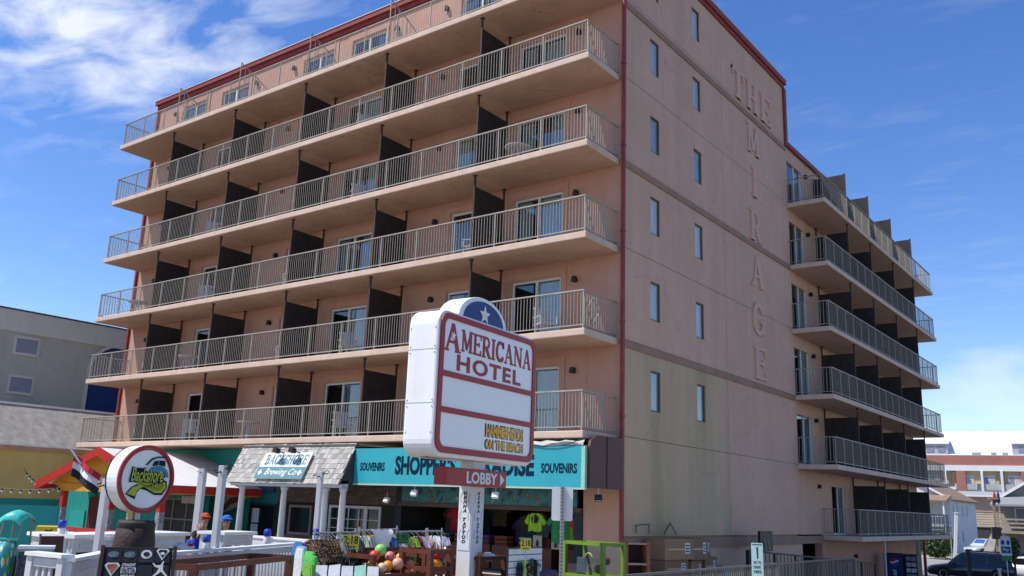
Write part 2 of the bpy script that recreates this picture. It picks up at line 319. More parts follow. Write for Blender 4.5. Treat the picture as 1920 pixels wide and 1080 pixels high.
# ---------------------------------------------------------------- ground
asph = mat('asphalt', (.16, .155, .15), .9, .18, .4, .2, 40, grime=(.26, .25, .23), gscale=.2, gamt=.5)
deckm = mat('weathered_boardwalk', (.30, .25, .19), .8, .2, .7, .15, 25)
conc = mat('concrete_walk', (.42, .4, .37), .85, .12, .8, .1, 50)
grassm = mat('lawn', (.10, .12, .04), .95, .35, 1.5, .3, 40)
b = MB(); b.quad((-1500, -1500, ST), (1500, -1500, ST), (1500, 1500, ST), (-1500, 1500, ST)); struct(b.build('ground', asph))
b = MB(); b.box(-90, 60, -60, -6.2, ST + .01, G); struct(b.build('boardwalk', deckm))
b = MB(); b.box(-60, 1.4, -6.2, 0, ST + .01, G - .004); struct(b.build('terrace', conc))
b = MB(); b.quad((1.4, -6.2, G - .004), (12, -6.2, G - .004), (12, 20, ST + .02), (1.4, 20, ST + .02)); struct(b.build('ramp', conc))
# ---------------------------------------------------------------- hotel
hotel = thing('hotel', 'tall salmon pink seaside hotel with rows of balconies and raised wall letters', 'hotel')
def wall_grid(u0, u1, z0, z1, holes, place):
    """flat wall with rectangular holes and 0.14 m reveals; place(u, depth, z) gives the point"""
    us = sorted({u0, u1} | {h[i] for h in holes for i in (0, 1)}); zs = sorted({z0, z1} | {h[i] for h in holes for i in (2, 3)}); b = MB()
    for i in range(len(us) - 1):
        for j in range(len(zs) - 1):
            uc, zc = (us[i] + us[i + 1]) / 2, (zs[j] + zs[j + 1]) / 2
            if any(h[0] < uc < h[1] and h[2] < zc < h[3] for h in holes): continue
            b.quad(place(us[i], 0, zs[j]), place(us[i + 1], 0, zs[j]), place(us[i + 1], 0, zs[j + 1]), place(us[i], 0, zs[j + 1]))
    for a, c, e, f in holes:
        D = .14
        for p, q in (((a, e), (a, f)), ((c, e), (c, f)), ((a, e), (c, e)), ((a, f), (c, f))):
            b.quad(place(p[0], 0, p[1]), place(q[0], 0, q[1]), place(q[0], D, q[1]), place(p[0], D, p[1]))
    return b
FP = lambda u, d, z: (u, d, z)            # front wall, plane y = 0
SP = lambda u, d, z: (-d, u, z)           # side wall, plane x = 0
XL = -26.1
DOORS = [-23.95, -20.9, -15.3, -12.4, -6.72, -4.0]     # left edge of each sliding door
DW, DH = 1.86, 2.1
LAMPS = [-24.5, -18.4, -15.9, -9.9, -7.38, -1.6]
DIVS = [-21.8, -17.42, -13.05, -8.72, -4.37]
def floor_top(k): ks = 'ABCDEF'; i = ks.index(k); return 22.1 if i == 0 else LV[ks[i - 1]] - .2
# shared meshes
pane = MB().quad((-.44, 0, .06), (.44, 0, .06), (.44, 0, 1.98), (-.44, 0, 1.98)).mesh('glass_pane', GLASS)
def curtain_mesh(w, h, m, name='curtain', n=14):
    b = MB(); vs = []; fs = []
    for i in range(n + 1):
        x = w * i / n; y = .035 * (1 if i % 2 else -1); vs += [(x, y, 0), (x, y, h)]
    for i in range(n): fs.append((2 * i, 2 * i + 2, 2 * i + 3, 2 * i + 1))
    return b.add(vs, fs).mesh(name, m)
curts = [curtain_mesh(w_, 2.0, m) for w_ in (.5, .85) for m in (CURT, CURT2, CURT, BLUEC)]
def frame_box(b, x0, x1, z0, z1, y, t=.06, d=.08, mid=None, inset=0):
    b.box(x0, x0 + t, y, y + d, z0, z1); b.box(x1 - t, x1, y, y + d, z0, z1)
    b.box(x0 + t, x1 - t, y + .003, y + d, z1 - t, z1); b.box(x0 + t, x1 - t, y + .003, y + d, z0, z0 + t)
    if mid is not None: b.box(mid - t * .6, mid + t * .6, y - .006, y + d * .9, z0 + t, z1 - t)
    return b
door_frame = frame_box(MB(), 0, DW, 0, DH, .05, .07, .08, DW / 2).mesh('sliding_door', FRAME)
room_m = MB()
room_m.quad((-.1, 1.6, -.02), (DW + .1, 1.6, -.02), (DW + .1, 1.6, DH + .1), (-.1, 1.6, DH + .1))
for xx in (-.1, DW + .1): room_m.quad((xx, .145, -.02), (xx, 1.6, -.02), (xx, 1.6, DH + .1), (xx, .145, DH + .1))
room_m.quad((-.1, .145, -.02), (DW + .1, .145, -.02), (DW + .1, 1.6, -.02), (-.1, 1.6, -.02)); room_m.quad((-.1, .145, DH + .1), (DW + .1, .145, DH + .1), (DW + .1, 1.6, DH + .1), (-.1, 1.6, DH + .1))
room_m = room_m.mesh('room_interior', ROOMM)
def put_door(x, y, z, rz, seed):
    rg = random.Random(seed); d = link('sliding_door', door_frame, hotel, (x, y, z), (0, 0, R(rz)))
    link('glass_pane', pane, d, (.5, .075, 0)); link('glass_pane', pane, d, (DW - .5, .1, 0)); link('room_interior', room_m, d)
    k = rg.choice([0, 0, 0, 1, 2, 3]); big = rg.choice([0, 4, 4])
    link('curtain', curts[k + big], d, (DW - (.95 if big else .58), .2, .03))
    if rg.random() < .65: link('curtain', curts[k], d, (.08, .22, .03))
lamp_mesh = MB()
lamp_mesh.box(-.05, .05, -.03, 0, -.08, .08); lamp_mesh.prism([(-.09, -.07), (.09, -.07), (.04, .09), (-.04, .09)], -.15, -.03)
lamp_mesh = lamp_mesh.mesh('wall_lamp', LAMPM)
for li, k in enumerate('ABCDEF'):
    z = LV[k]; zt = floor_top(k)
    wall_grid(XL, -.002, z - .1, LV['ABCDEF'[li - 1]] - .1 if li else 22.1, [(x, x + DW, z, z + DH) for x in DOORS], FP).build('front_wall', PINK, hotel)
    for i, x in enumerate(DOORS): put_door(x, 0, z, 0, li * 17 + i * 5 + 3)
    for x in LAMPS: link('wall_lamp', lamp_mesh, hotel, (x, -.004, z + 1.92))
# faint raised surround over the doors
    b = MB()
    for x in DOORS:
        b.box(x - .22, x - .03, -.025, -.002, z, z + DH + .28); b.box(x + DW + .03, x + DW + .22, -.025, -.002, z, z + DH + .28); b.box(x - .03, x + DW + .03, -.025, -.002, z + DH + .05, z + DH + .28)
        b.build('door_surround', PINK, hotel); b = MB()
# balconies of the front
YR = -1.75
post_m = MB().box(-.017, .017, -.017, .017, 0, 1.05).mesh('rail_post', RAIL)
divpost_f = MB().box(-.028, .028, -.028, .028, 0, 2.545).box(-.06, .06, -.05, .05, 2.51, 2.545).mesh('divider_post', POSTM)
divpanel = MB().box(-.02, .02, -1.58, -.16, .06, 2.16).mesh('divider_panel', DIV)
def baluster_run(b, a, c, n, z0, z1, t=.016):
    a = Vector(a); c = Vector(c)
    for i in range(n):
        p = a + (c - a) * ((i + .5) / n); b.box(p.x - t / 2, p.x + t / 2, p.y - t / 2, p.y + t / 2, z0, z1)
X0, X1 = -25.78, -.2
for li, k in enumerate('ABCDEF'):
    z = LV[k]
    slab = MB().box(-25.9, -.1, -1.84, -.003, -.2, 0).build('balcony', SLABM, hotel, (0, 0, z), bevel=.025)
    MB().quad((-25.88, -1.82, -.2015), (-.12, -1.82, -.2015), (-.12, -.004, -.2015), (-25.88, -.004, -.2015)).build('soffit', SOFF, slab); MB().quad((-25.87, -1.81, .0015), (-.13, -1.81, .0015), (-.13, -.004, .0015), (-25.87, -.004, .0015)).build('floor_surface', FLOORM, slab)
    b = MB(); b.box(X0 - .03, X1 + .03, YR - .03, YR + .03, 1.05, 1.09); b.box(X0 - .03, X0 + .03, YR + .03, -.004, 1.052, 1.088); b.box(X1 - .03, X1 + .03, YR + .03, -.004, 1.052, 1.088)
    b.build('top_rail', RAIL, slab, bevel=.008)
    b = MB(); b.box(X0, X1, YR - .015, YR + .015, .09, .12); b.box(X0 - .015, X0 + .015, YR + .016, -.004, .09, .12); b.box(X1 - .015, X1 + .015, YR + .016, -.004, .09, .12)
    b.build('bottom_rail', RAIL, slab)
    n = 16; dxp = (X1 - X0) / n
    for i in range(n + 1): link('rail_post', post_m, slab, (X0 + dxp * i, YR, 0))
    b = MB()
    for i in range(n): baluster_run(b, (X0 + dxp * i + .03, YR, 0), (X0 + dxp * (i + 1) - .03, YR, 0), 14, .12, 1.05, .012)
    for xx in (X0, X1): baluster_run(b, (xx, YR, 0), (xx, 0, 0), 14, .12, 1.05)
    b.build('balusters', RAIL, slab, kind='stuff')
    if k != 'A':
        for x in DIVS:
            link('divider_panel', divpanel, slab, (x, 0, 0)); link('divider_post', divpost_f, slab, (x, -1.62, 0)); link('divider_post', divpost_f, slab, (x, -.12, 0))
    else:
        for x in DIVS:      # open wrought-iron grilles between the top balconies
            b = MB()
            b.bar((x, -1.6, 0), (x, -1.6, 1.95), .035); b.bar((x, -.75, 0), (x, -.75, 1.6), .03); b.bar((x, -.08, 0), (x, -.08, 1.25), .03)
            b.bar((x, -1.6, 1.93), (x, -.75, 1.58), .03); b.bar((x, -.75, 1.58), (x, -.08, 1.23), .03); b.bar((x, -1.6, .2), (x, -.08, .2), .025)
            for yy, h in ((-1.38, 1.84), (-1.17, 1.75), (-.96, 1.66), (-.55, 1.46), (-.3, 1.33)): b.bar((x, yy, .2), (x, yy, h), .016)
            for c in (.7, 1.3):
                p = [(x, -1.275 + .1 * math.cos(t), c + .2 * math.sin(t)) for t in [i * math.pi / 6 for i in range(13)]]; b.tube(p, .009, 5, False)
                b.bar((x, -1.38, c - .2), (x, -1.17, c + .2), .012); b.bar((x, -1.17, c - .2), (x, -1.38, c + .2), .012)
            b.build('iron_grille', RAILD, slab)
    if k == 'E':            # diamond ornament in the end rail
        b = MB(); q = [(X1, -1.55 + .3, .2), (X1, -1.55 + .62, .58), (X1, -1.25, .96), (X1, -1.55, .58)]
        for i in range(4): b.bar(q[i], q[(i + 1) % 4], .02)
        b.build('rail_ornament', RAILD, slab)
# red trim on the corners, eaves
b = MB(); b.box(-.005, .1, -.1, .02, G - .1, 22.0); b.build('corner_downpipe', RED, hotel, bevel=.02)
b = MB(); b.box(XL - .09, XL + .06, -.1, .02, 5.4, 22.0); b.build('corner_downpipe', RED, hotel, bevel=.02)
for z in (6.2, 8.9, 11.6, 14.3, 17.0, 19.8): MB().box(-.02, .112, -.112, .03, z, z + .05).build('pipe_bracket', RED, hotel)
b = MB(); b.box(XL - .14, .14, -.2, 0, 22.18, 22.38); b.box(XL - .06, .06, -.1, 0, 22.0, 22.18); b.build('eaves_fascia', RED, hotel)
b = MB(); b.box(.002, .14, .001, 14.12, 22.18, 22.38); b.box(.002, .06, .001, 14.05, 22.0, 22.18); b.build('eaves_fascia', RED, hotel)
b = MB(); b.box(XL - .17, .17, -.23, 14.15, 22.38, 22.41); b.build('roof_edge', CAPM, hotel)
b = MB(); b.box(-.002, .1, 13.93, 14.16, 19.3, 22.0); b.build('corner_trim', RED, hotel)
b = MB(); b.box(-12, .12, 14.17, 33.4, 19.3, 19.5); b.build('eaves_fascia', RED, hotel)
# massing behind the visible faces
b = MB(); b.box(XL, -2.2, 2.2, 13.9, 5.5, 22.1); b.box(XL, -.4, 6.2, 13.9, ST, 5.5); b.build('block_core', PINK, hotel)
b = MB(); b.quad((XL, 0, ST), (XL, 14, ST), (XL, 14, 22.1), (XL, 0, 22.1)); b.build('far_side_wall', PINK, hotel)
b = MB(); b.quad((XL, 14, 19.3), (-.01, 14, 19.3), (-.01, 14, 22.1), (XL, 14, 22.1)); b.build('rear_wall', PINK, hotel)
b = MB(); b.box(-12, -2.2, 14, 33.2, ST, 19.3); b.build('wing_core', PINK, hotel)
b = MB(); b.quad((-2.2, 33.2, ST), (0, 33.2, ST), (0, 33.2, 19.3), (-2.2, 33.2, 19.3)); b.build('wing_end_wall', PINKS, hotel)
# side wall: panels between joints, staggered slot windows, brown bands
YS = 7.35
WIN = {0: (1.74, 2.36), 1: (4.9, 5.52)}
zc = {'A': 22.08}
ks = 'ABCDEFG'
win_frame = MB(); frame_box(win_frame, 0, .62, 0, 1.22, .03, .045, .06); win_frame = win_frame.mesh('window', BRZ)
win_pane = [MB().quad((.04, .075, .04), (.58, .075, .04), (.58, .075, 1.18), (.04, .075, 1.18)).mesh('window_pane', g_) for g_ in (WGLASS, glassmat('window_glass_pale', (.55, .62, .64), .05, .05, .15, (.5, .53, .5)), glassmat('window_glass_dim', (.55, .62, .64), .07, .05, .2, (.28, .34, .36)))]
for i, k in enumerate(ks):
    z0 = LV[k] if k != 'G' else 2.97; z1 = 22.1 if k == 'A' else LV[ks[i - 1]] - .0
    holes = [] if k == 'G' else [(a, c, LV[k] + .86, LV[k] + 2.08) for a, c in WIN.values()]
    g = .007
    wall_grid(.002, YS - g, z0 + g, z1 - g, holes, SP).build('wall_panel', OLIVE if k in 'FG' else PINKS, hotel)
    wall_grid(YS + g, 14.0, z0 + g, z1 - g, [], SP).build('wall_panel', PINKS, hotel)
    if k == 'G': wall_grid(14.0 + g, 16.7, z0, z1 - g, [], SP).build('wall_panel', PINKS, hotel)
    for a, c, e, f in holes:
        wd = link('window', win_frame, hotel, (0, a, e), (0, 0, R(90))); link('window_pane', win_pane[(i * 2 + int(a)) % 3], wd)
b = MB(); b.quad((-.15, 0, ST), (-.15, 14.1, ST), (-.15, 14.1, 22), (-.15, 0, 22)); b.build('joint_backing', PINKS, hotel)
for k in 'ACEG':
    zt = LV[k] - (.16 if k == 'A' else .02); b = MB()
    b.box(.002, .045, .02, 13.98 if k != 'G' else 16.6, zt - (.21 if k != 'G' else .3), zt); b.build('wall_band', BAND, hotel)
MB().box(-.3, -.03, .0, 14.3, ST, 2.69).build('base_wall', PINKS, hotel)
MB().box(-2.2, -1.9, 14.3, 16.7, ST, 2.66).build('recess_wall', PINK, hotel)
MB().box(-.35, -.03, 16.7, 33.2, ST, 2.74).build('base_wall', PINK, hotel)
# raised letters down the side wall
def wall_letter(c, y, z, W, H): link('letter', serif_mesh(c, W, H, .07, LETM, 'letter'), hotel, (.001, y, z), (0, 0, R(90)))
for c, y, W in (('T', 8.34, 1.15), ('H', 9.72, 1.18), ('E', 11.18, 1.15)): wall_letter(c, y, 19.46, W, 1.22)
for c, z, y, W in (('M', 17.6, 9.68, 1.22), ('I', 15.8, 10.02, .55), ('R', 13.98, 9.72, 1.08), ('A', 12.15, 9.72, 1.2), ('G', 10.28, 9.7, 1.17), ('E', 8.58, 9.76, 1.13)): wall_letter(c, y, z, W, 1.24)
# rear wing: wall with doors, screened balconies
WD = [17.5, 21.1, 25.15, 29.3]
WY0, WY1 = 14.1, 33.3
wdoors = [14.2, 18.2, 22.4, 26.6, 30.6]
post_w = MB().box(-.014, .014, -.014, .014, 0, 1.05).mesh('rail_post', RAILD)
divpanel_w = MB().box(-.02, .02, -1.42, -.06, .06, 2.16).mesh('divider_panel', DIV)
for li, k in enumerate('BCDEFG'):
    z = LV[k]; y0 = WY0 if k != 'G' else 16.85
    z1 = (19.3 if k == 'B' else LV['BCDEFG'[li - 1]] - .1)
    dl = [y for y in wdoors if y > y0 - .2]
    wall_grid(14.02 if k != 'G' else 16.71, 33.2, z - .1, z1, [(y, y + DW, z, z + DH - .08) for y in dl], lambda u, d, z_: (-d - .02, u, z_)).build('wing_wall', PINKS, hotel)
    for i, y in enumerate(dl): put_door(-.02, y, z, 90, 300 + li * 7 + i)
    slab = MB().box(-.015, 1.6, y0 - .1, WY1 + .1, -.2, 0).build('balcony', SLABM, hotel, (0, 0, z), bevel=.025)
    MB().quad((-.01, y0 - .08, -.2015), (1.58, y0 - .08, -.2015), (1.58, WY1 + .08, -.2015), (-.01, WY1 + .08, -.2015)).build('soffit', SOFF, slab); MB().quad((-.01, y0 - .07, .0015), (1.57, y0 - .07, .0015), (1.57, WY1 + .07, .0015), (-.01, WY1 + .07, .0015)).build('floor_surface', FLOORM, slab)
    b = MB(); b.box(1.47, 1.53, y0 - .03, WY1 + .03, 1.05, 1.09)
    for yy in (y0, WY1): b.box(-.01, 1.47, yy - .03, yy + .03, 1.052, 1.088)
    b.build('top_rail', RAIL if k != 'B' else RAILD, slab, bevel=.008)
    b = MB(); b.box(1.485, 1.515, y0, WY1, .09, .12)
    for yy in (y0, WY1): b.box(-.01, 1.484, yy - .015, yy + .015, .09, .12)
    b.build('bottom_rail', RAILD, slab)
    b = MB()
    for yy in (y0, WY1): baluster_run(b, (0, yy, 0), (1.5, yy, 0), 11, .12, 1.05, .018)
    b.build('balusters', RAILD, slab, kind='stuff')
    n = int((WY1 - y0) / 1.07); st = (WY1 - y0) / n
    for i in range(n + 1): link('rail_post', post_w, slab, (1.5, y0 + st * i, 0))
    b = MB()
    for i in range(n): baluster_run(b, (1.5, y0 + st * i + .02, 0), (1.5, y0 + st * (i + 1) - .02, 0), 9, .12, 1.05, .012)
    b.build('balusters', RAILD, slab, kind='stuff')
    for y in WD[1 if k == 'G' else 0:]:
        link('divider_panel', divpanel_w, slab, (0, y, 0), (0, 0, R(90)))
        for xx in (1.45, .06):
            if k != 'B': link('divider_post', divpost_f, slab, (xx, y, 0))
            else: MB().box(-.035, .035, -.035, .035, 0, 2.2).build('divider_post', POSTM, slab, (xx, y, 0))
    for y in (16.4, 24.2): link('wall_lamp', lamp_mesh, hotel, (-.018, y, z + 1.95), (0, 0, R(90)))
# balcony furniture seen through the bars
plast = mat('white_resin', (.42, .44, .45), .5, .06, 4, 0)
def seat_meshes():
    s = MB(); s.box(-.27, .27, -.25, .25, .38, .42)
    bk = MB()
    for i in range(5): bk.box(-.25 + .1 * i, -.17 + .1 * i, .22, .26, .45, .86)
    bk.box(-.27, .27, .215, .265, .86, .93)
    lg = MB().box(-.02, .02, -.02, .02, 0, .38)
    ar = MB().box(-.03, .03, -.25, .25, .6, .63).box(-.02, .02, -.24, -.2, .42, .6)
    return s.mesh('seat', plast), bk.mesh('backrest', plast), lg.mesh('leg', plast), ar.mesh('armrest', plast)
SM = seat_meshes()
def resin_chair(x, y, z, rz, label, group='white resin chairs on the balconies'):
    t = thing('patio_chair', label, 'chair', (x, y, z), rz, group)
    link('seat', SM[0], t); link('backrest', SM[1], t)
    for i in (-.23, .23):
        for j in (-.21, .21): link('leg', SM[2], t, (i, j, 0))
        link('armrest', SM[3], t, (i * 1.13, 0, 0))
bayn = ['first', 'second', 'third', 'fourth', 'fifth', 'sixth']
for k, bays in (('B', (3,)), ('C', (1, 3)), ('D', (1, 2, 4)), ('E', (0, 2, 3, 5)), ('F', (0, 1, 3))):
    for q in bays:
        x = XL + 4.36 * q + (3.75 if q % 2 == 0 else 2.7)
        if q == 5: x = -2.0
        resin_chair(x - .0, -.95, LV[k], -70 if q % 2 == 0 else 60, f'white resin chair on the {ORD[k]} front balcony row, {bayn[q]} bay from the left')
def patio_table(x, y, z, label):
    t = thing('patio_table', label, 'table', (x, y, z), 0, 'white tables on the balconies')
    MB().lathe([(.4, .66), (.42, .68), (.42, .70), (.3, .705)], n=18).build('tabletop', plast, t)
    for i in range(4): a = math.pi / 4 + i * math.pi / 2; MB().bar((.12 * math.cos(a), .12 * math.sin(a), .66), (.32 * math.cos(a), .32 * math.sin(a), 0), .035).build('leg', plast, t)
for k, q in (('C', 5), ('D', 0), ('E', 1), ('F', 2), ('F', 4)):
    patio_table(XL + 4.36 * q + 2.1 if q < 5 else -3.2, -1.0, LV[k], f'round white table on the {ORD[k]} front balcony row, {bayn[q]} bay from the left')
# ---------------------------------------------------------------- ground-floor shops
TEAL = mat('teal_paint', (.018, .27, .24), .6, .12, 2, .06, 50, grime=(.03, .15, .14), gscale=2, gamt=.4)
TEALD = mat('deep_teal_paint', (.01, .14, .145), .6, .12, 2, .06, 50)
AQUA = mat('aqua_sign_face', (.026, .33, .385), .35, .06, .8, 0, spec=.4)
NAVY = mat('navy_lettering', (.006, .022, .045), .7, .1, 4, 0, spec=.08)
WHITE = mat('white_paint', (.72, .72, .71), .55, .05, 2, .012, 60, grime=(.5, .48, .44), gscale=3, gamt=.3)
WHITEB = mat('white_board_paint', (.52, .53, .54), .6, .08, 3, .02, 50, grime=(.38, .36, .33), gscale=6, gamt=.45)
BLACK = mat('black_paint', (.012, .012, .013), .5, .2, 5, 0)
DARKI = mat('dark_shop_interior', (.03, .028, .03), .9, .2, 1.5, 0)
MAROON = mat('maroon_panel', (.085, .022, .022), .5, .1, 2, .02, 40)
WOODD = mat('dark_barn_wood', (.085, .06, .045), .85, .35, 4, .2, 30, grime=(.16, .12, .09), gscale=5, gamt=.6)
REDP = mat('bright_red_paint', (.42, .025, .02), .5, .1, 3, .03, 50)
YEL = mat('yellow_ochre_paint', (.60, .27, .02), .65, .1, 2, .05, 50)
YELW = mat('mustard_wall', (.60, .42, .15), .8, .12, .8, .08, 60, streak=.15)
GREYM = mat('galvanised_metal', (.42, .43, .44), .4, .12, 6, 0, metal=.6)
BROWNW = mat('red_brown_stained_wood', (.125, .035, .018), .55, .25, 5, .1, 30, grime=(.06, .02, .012), gscale=8, gamt=.4)
FLOODM = mat('white_lamp_housing', (.7, .7, .68), .4, .05, 5, 0)
# brewery frontage under the shingled awning
bf = thing('brewery_front', 'teal boarded and dark wood bar frontage under the shingled awning', 'shopfront', (0, 0, 0))
bd = MB().box(0, .186, -.03, 0, G, 5.46).mesh('board', TEAL)
x = XL
while x < -14.62:
    if not (-16.0 < x + .1 < -14.5): link('board', bd, bf, (x, random.uniform(-.006, 0), 0))
    else: link('board', MB().box(0, .186, -.03, 0, 3.98, 5.46).mesh('board', TEAL), bf, (x, 0, 0))
    x += .19
MB().box(XL, -14.44, 0, .02, G, 5.46).build('backing_wall', TEALD, bf)
pl = [MB().box(0, l, -.028, 0, 0, .135).mesh('plank', WOODD) for l in (1.2, .8, 1.55)]
z = G + .05
while z < 5.3:
    x = -14.43
    while x < -8.45:
        m = random.choice(pl); l = m.vertices[1].co.x
        zc_ = z + .07
        if not ((x + l > -13.75 and x < -12.45 and 2.35 < zc_ < 3.5) or (x + l > -11.65 and x < -9.05 and zc_ < 3.56)): link('plank', m, bf, (x, random.uniform(-.012, 0), z))
        x += l + .006
    z += .142
MB().box(-14.43, -8.45, .0, .03, G, 5.46).build('backing_wall', mat('dark_joint', (.02, .016, .013), .9, .2), bf)
def flat_door(parent, x0, x1, z0, z1, m, name='door', y=-.05, panes=0, pm=None):
    d = frame_box(MB(), x0, x1, z0, z1, y, .09, .05).build(name, m, parent)
    MB().quad((x0 + .09, y + .03, z0), (x1 - .09, y + .03, z0), (x1 - .09, y + .03, z1 - .09), (x0 + .09, y + .03, z1 - .09)).build('pane', pm or GLASSD, d)
    return d
GLASSD = glassmat('dark_shop_glass', (.2, .22, .22), .04, .04, .3, (.02, .022, .024))
d = flat_door(bf, -16.0, -14.46, G, 3.45, mat('dark_door_frame', (.02, .022, .025), .5, .1))
for xx, zz_, hh in ((-15.78, 2.75, .52), (-15.8, 2.3, .4)): MB().box(xx, xx + .4, -.06, -.052, zz_, zz_ + hh).build('paper_notice', mat('notice_paper', (.6, .66, .72), .8, .1, 20, 0), d)
MB().box(-15.98, -14.58, -.1, -.05, 3.86, 4.16).build('dark_blue_sign_board', mat('navy_board', (.02, .03, .11), .5, .1), bf)
wv = flat_door(bf, -13.72, -12.5, 2.42, 3.45, mat('grey_window_frame', (.17, .15, .13), .6, .15), 'window')
dd_ = flat_door(bf, -11.6, -9.1, G, 3.5, WHITEB, 'french_door')
b = MB()
for xx in (-11.1, -10.6, -10.1, -9.75): b.box(xx - .015, xx + .015, -.07, -.045, G, 3.41)
for zz_ in (2.3, 2.75, 3.05): b.box(-11.51, -9.19, -.068, -.047, zz_ - .012, zz_ + .012)
b.box(-9.86, -9.7, -.075, -.04, G, 3.41); b.build('glazing_bars', WHITEB, dd_)
# carved surfboard on the boards
sb = thing('surfboard_sign', 'tilted brown and white surfboard mounted on the teal boards', 'surfboard', (-16.95, -.06, 3.5)); sb.rotation_euler = (0, R(-22), 0)
def ell(a, c, n=24, ox=0, oz=0): return [(ox + a * math.cos(2 * math.pi * i / n) * (1 - .18 * max(0, math.cos(2 * math.pi * i / n))), oz + c * math.sin(2 * math.pi * i / n)) for i in range(n)]
MB().prism(ell(1.05, .3), -.09, -.02).build('board_body', mat('white_resin_board', (.55, .52, .48), .4, .08, 4, 0), sb)
MB().prism([(-1.0, 0), (-.5, -.2), (-.1, -.1), (.3, -.17), (.7, -.06), (.55, .04), (.2, .06), (-.05, .14), (-.4, .04), (-.7, .12)], -.1, -.088).build('painted_shape', mat('brown_board_paint', (.16, .085, .045), .5, .2, 8, 0), sb)
# shingled awning
aw = thing('shingled_awning', 'weathered grey wood shingle awning on white columns over the bar entrance', 'awning', (0, 0, 0))
AX0, AX1, AYT, AZT, AYB, AZB = -14.15, -8.5, -1.88, 5.42, -2.52, 4.14
sd = Vector((0, AYB - AYT, AZB - AZT)); SLn = sd.length; sdn = sd / SLn; nrm = Vector((0, sdn.z, -sdn.y)); nrm = -nrm if nrm.y > 0 else nrm
shm = [mat(f'cedar_shingle_{i}', c, .85, .18, 6, .2, 30, streak=.3) for i, c in enumerate(((.36, .34, .31), (.46, .44, .4), (.28, .26, .235), (.40, .365, .32)))]
ang = math.atan2(nrm.z, -nrm.y)
NC = 8; ch = SLn / NC
smesh = {}
for wd_ in (.11, .14, .175):
    for mi, m in enumerate(shm): smesh[(wd_, mi)] = MB().add([(0, 0, 0), (wd_ - .008, 0, 0), (wd_ - .008, -.004, ch * 1.12), (0, -.004, ch * 1.12), (0, -.024, 0), (wd_ - .008, -.024, 0), (wd_ - .008, -.012, ch * 1.12), (0, -.012, ch * 1.12)], [(0, 1, 5, 4), (1, 2, 6, 5), (2, 3, 7, 6), (3, 0, 4, 7), (4, 5, 6, 7), (0, 3, 2, 1)]).mesh('shingle', m)
tilt = math.atan2(AYT - AYB, AZT - AZB)
for r in range(NC):
    p0 = Vector((0, AYB, AZB)) - sdn * ch * r; x = AX0 - random.uniform(0, .06)
    while x < AX1 - .06:
        wd_ = random.choice((.14, .175, .175, .175, .11)); wd_ = min([q for q in (.11, .14, .175) if q <= max(.11, AX1 - x)] or [.11], key=lambda q: abs(q - wd_))
        link('shingle', smesh[(wd_, random.choice((0, 0, 1, 1, 1, 2, 3)))], aw, (x, p0.y + nrm.y * (.01 + .005 * random.random()), p0.z + random.uniform(-.012, .008)), (-tilt, 0, 0)); x += wd_
MB().prismx([(AYT, AZT), (AYT, AZB + .05), (AYB, AZB + .0)], AX0 + .03, AX1).build('awning_body', mat('dark_awning_side', (.045, .045, .047), .8, .2), aw)
MB().box(AX0, AX1 + .05, AYT - .09, AYT + .0, AZT - .07, AZT - .005).build('ridge_cap', mat('dark_ridge', (.11, .105, .1), .8, .2), aw)
cm = MB().lathe([(.15, 0), (.15, .1), (.115, .12), (.115, .2), (.095, 2.12), (.13, 2.16), (.13, 2.24)], n=18).mesh('column', WHITEB); cm.shade_smooth()
for x in (-13.55, -11.35, -9.35, -8.55): link('column', cm, aw, (x, -2.28, G))
MB().box(AX0 + .1, AX1, -2.42, -2.14, G + 2.24, AZB + .12).build('header_beam', WHITEB, aw)
sg = thing('awning_sign', 'white and teal bar name board fixed to the shingled awning', 'sign', (-12.62, AYB - .02, AZB + .12)); sg.rotation_euler = (-tilt, 0, 0)
SW, SH = 2.4, .96
MB().box(0, SW, -.06, -.03, 0, SH).build('board', WHITE, sg)
MB().box(0, SW, -.064, -.0605, 0, .43).build('lower_panel', mat('slate_teal_panel', (.10, .23, .25), .5, .08, 3, 0), sg)
TT = mat('slate_teal_letter', (.11, .26, .29), .5, .06, 3, 0)
bw = [glyph(c)[0] + .06 for c in 'BACKSHORE']; sc_ = 2.1 / sum(bw); xx = .2
for c, wg in zip('BACKSHORE', bw): link('letter', serif_mesh(c, (wg - .06) * sc_, .36, .008, TT, 'letter'), sg, (xx, -.0605, .52)); xx += wg * sc_
text('Brewing Co', 1.6, .3, WHITE, sg, (.45, -.0645, .06), .006, .008, .35)
for xx in (.2, 2.2): MB().prism([(xx - .11, .215), (xx, .1), (xx + .11, .215), (xx, .33)], -.071, -.0645).build('diamond', WHITE, sg)
for xx in (.95, 1.75):
    fl = thing('flood_lamp', f'{"left" if xx < 1 else "right"} small yellow-faced flood lamp above the bar name board', 'lamp', (-12.62 + xx, -2.1, 5.1), 0, 'flood lamps over the bar sign')
    MB().bar((0, .1, 0), (0, -.32, .08), .03).build('arm', BLACK, fl); MB().prismx([(-.32, .0), (-.5, .05), (-.46, .19), (-.3, .15)], -.1, .1).build('head', BLACK, fl); MB().box(-.22, -.1, -.46, -.33, .03, .15).build('reflector', mat('brass_reflector', (.6, .42, .16), .35, .1, 5, 0), fl)  # reflector is a plain brass-yellow block
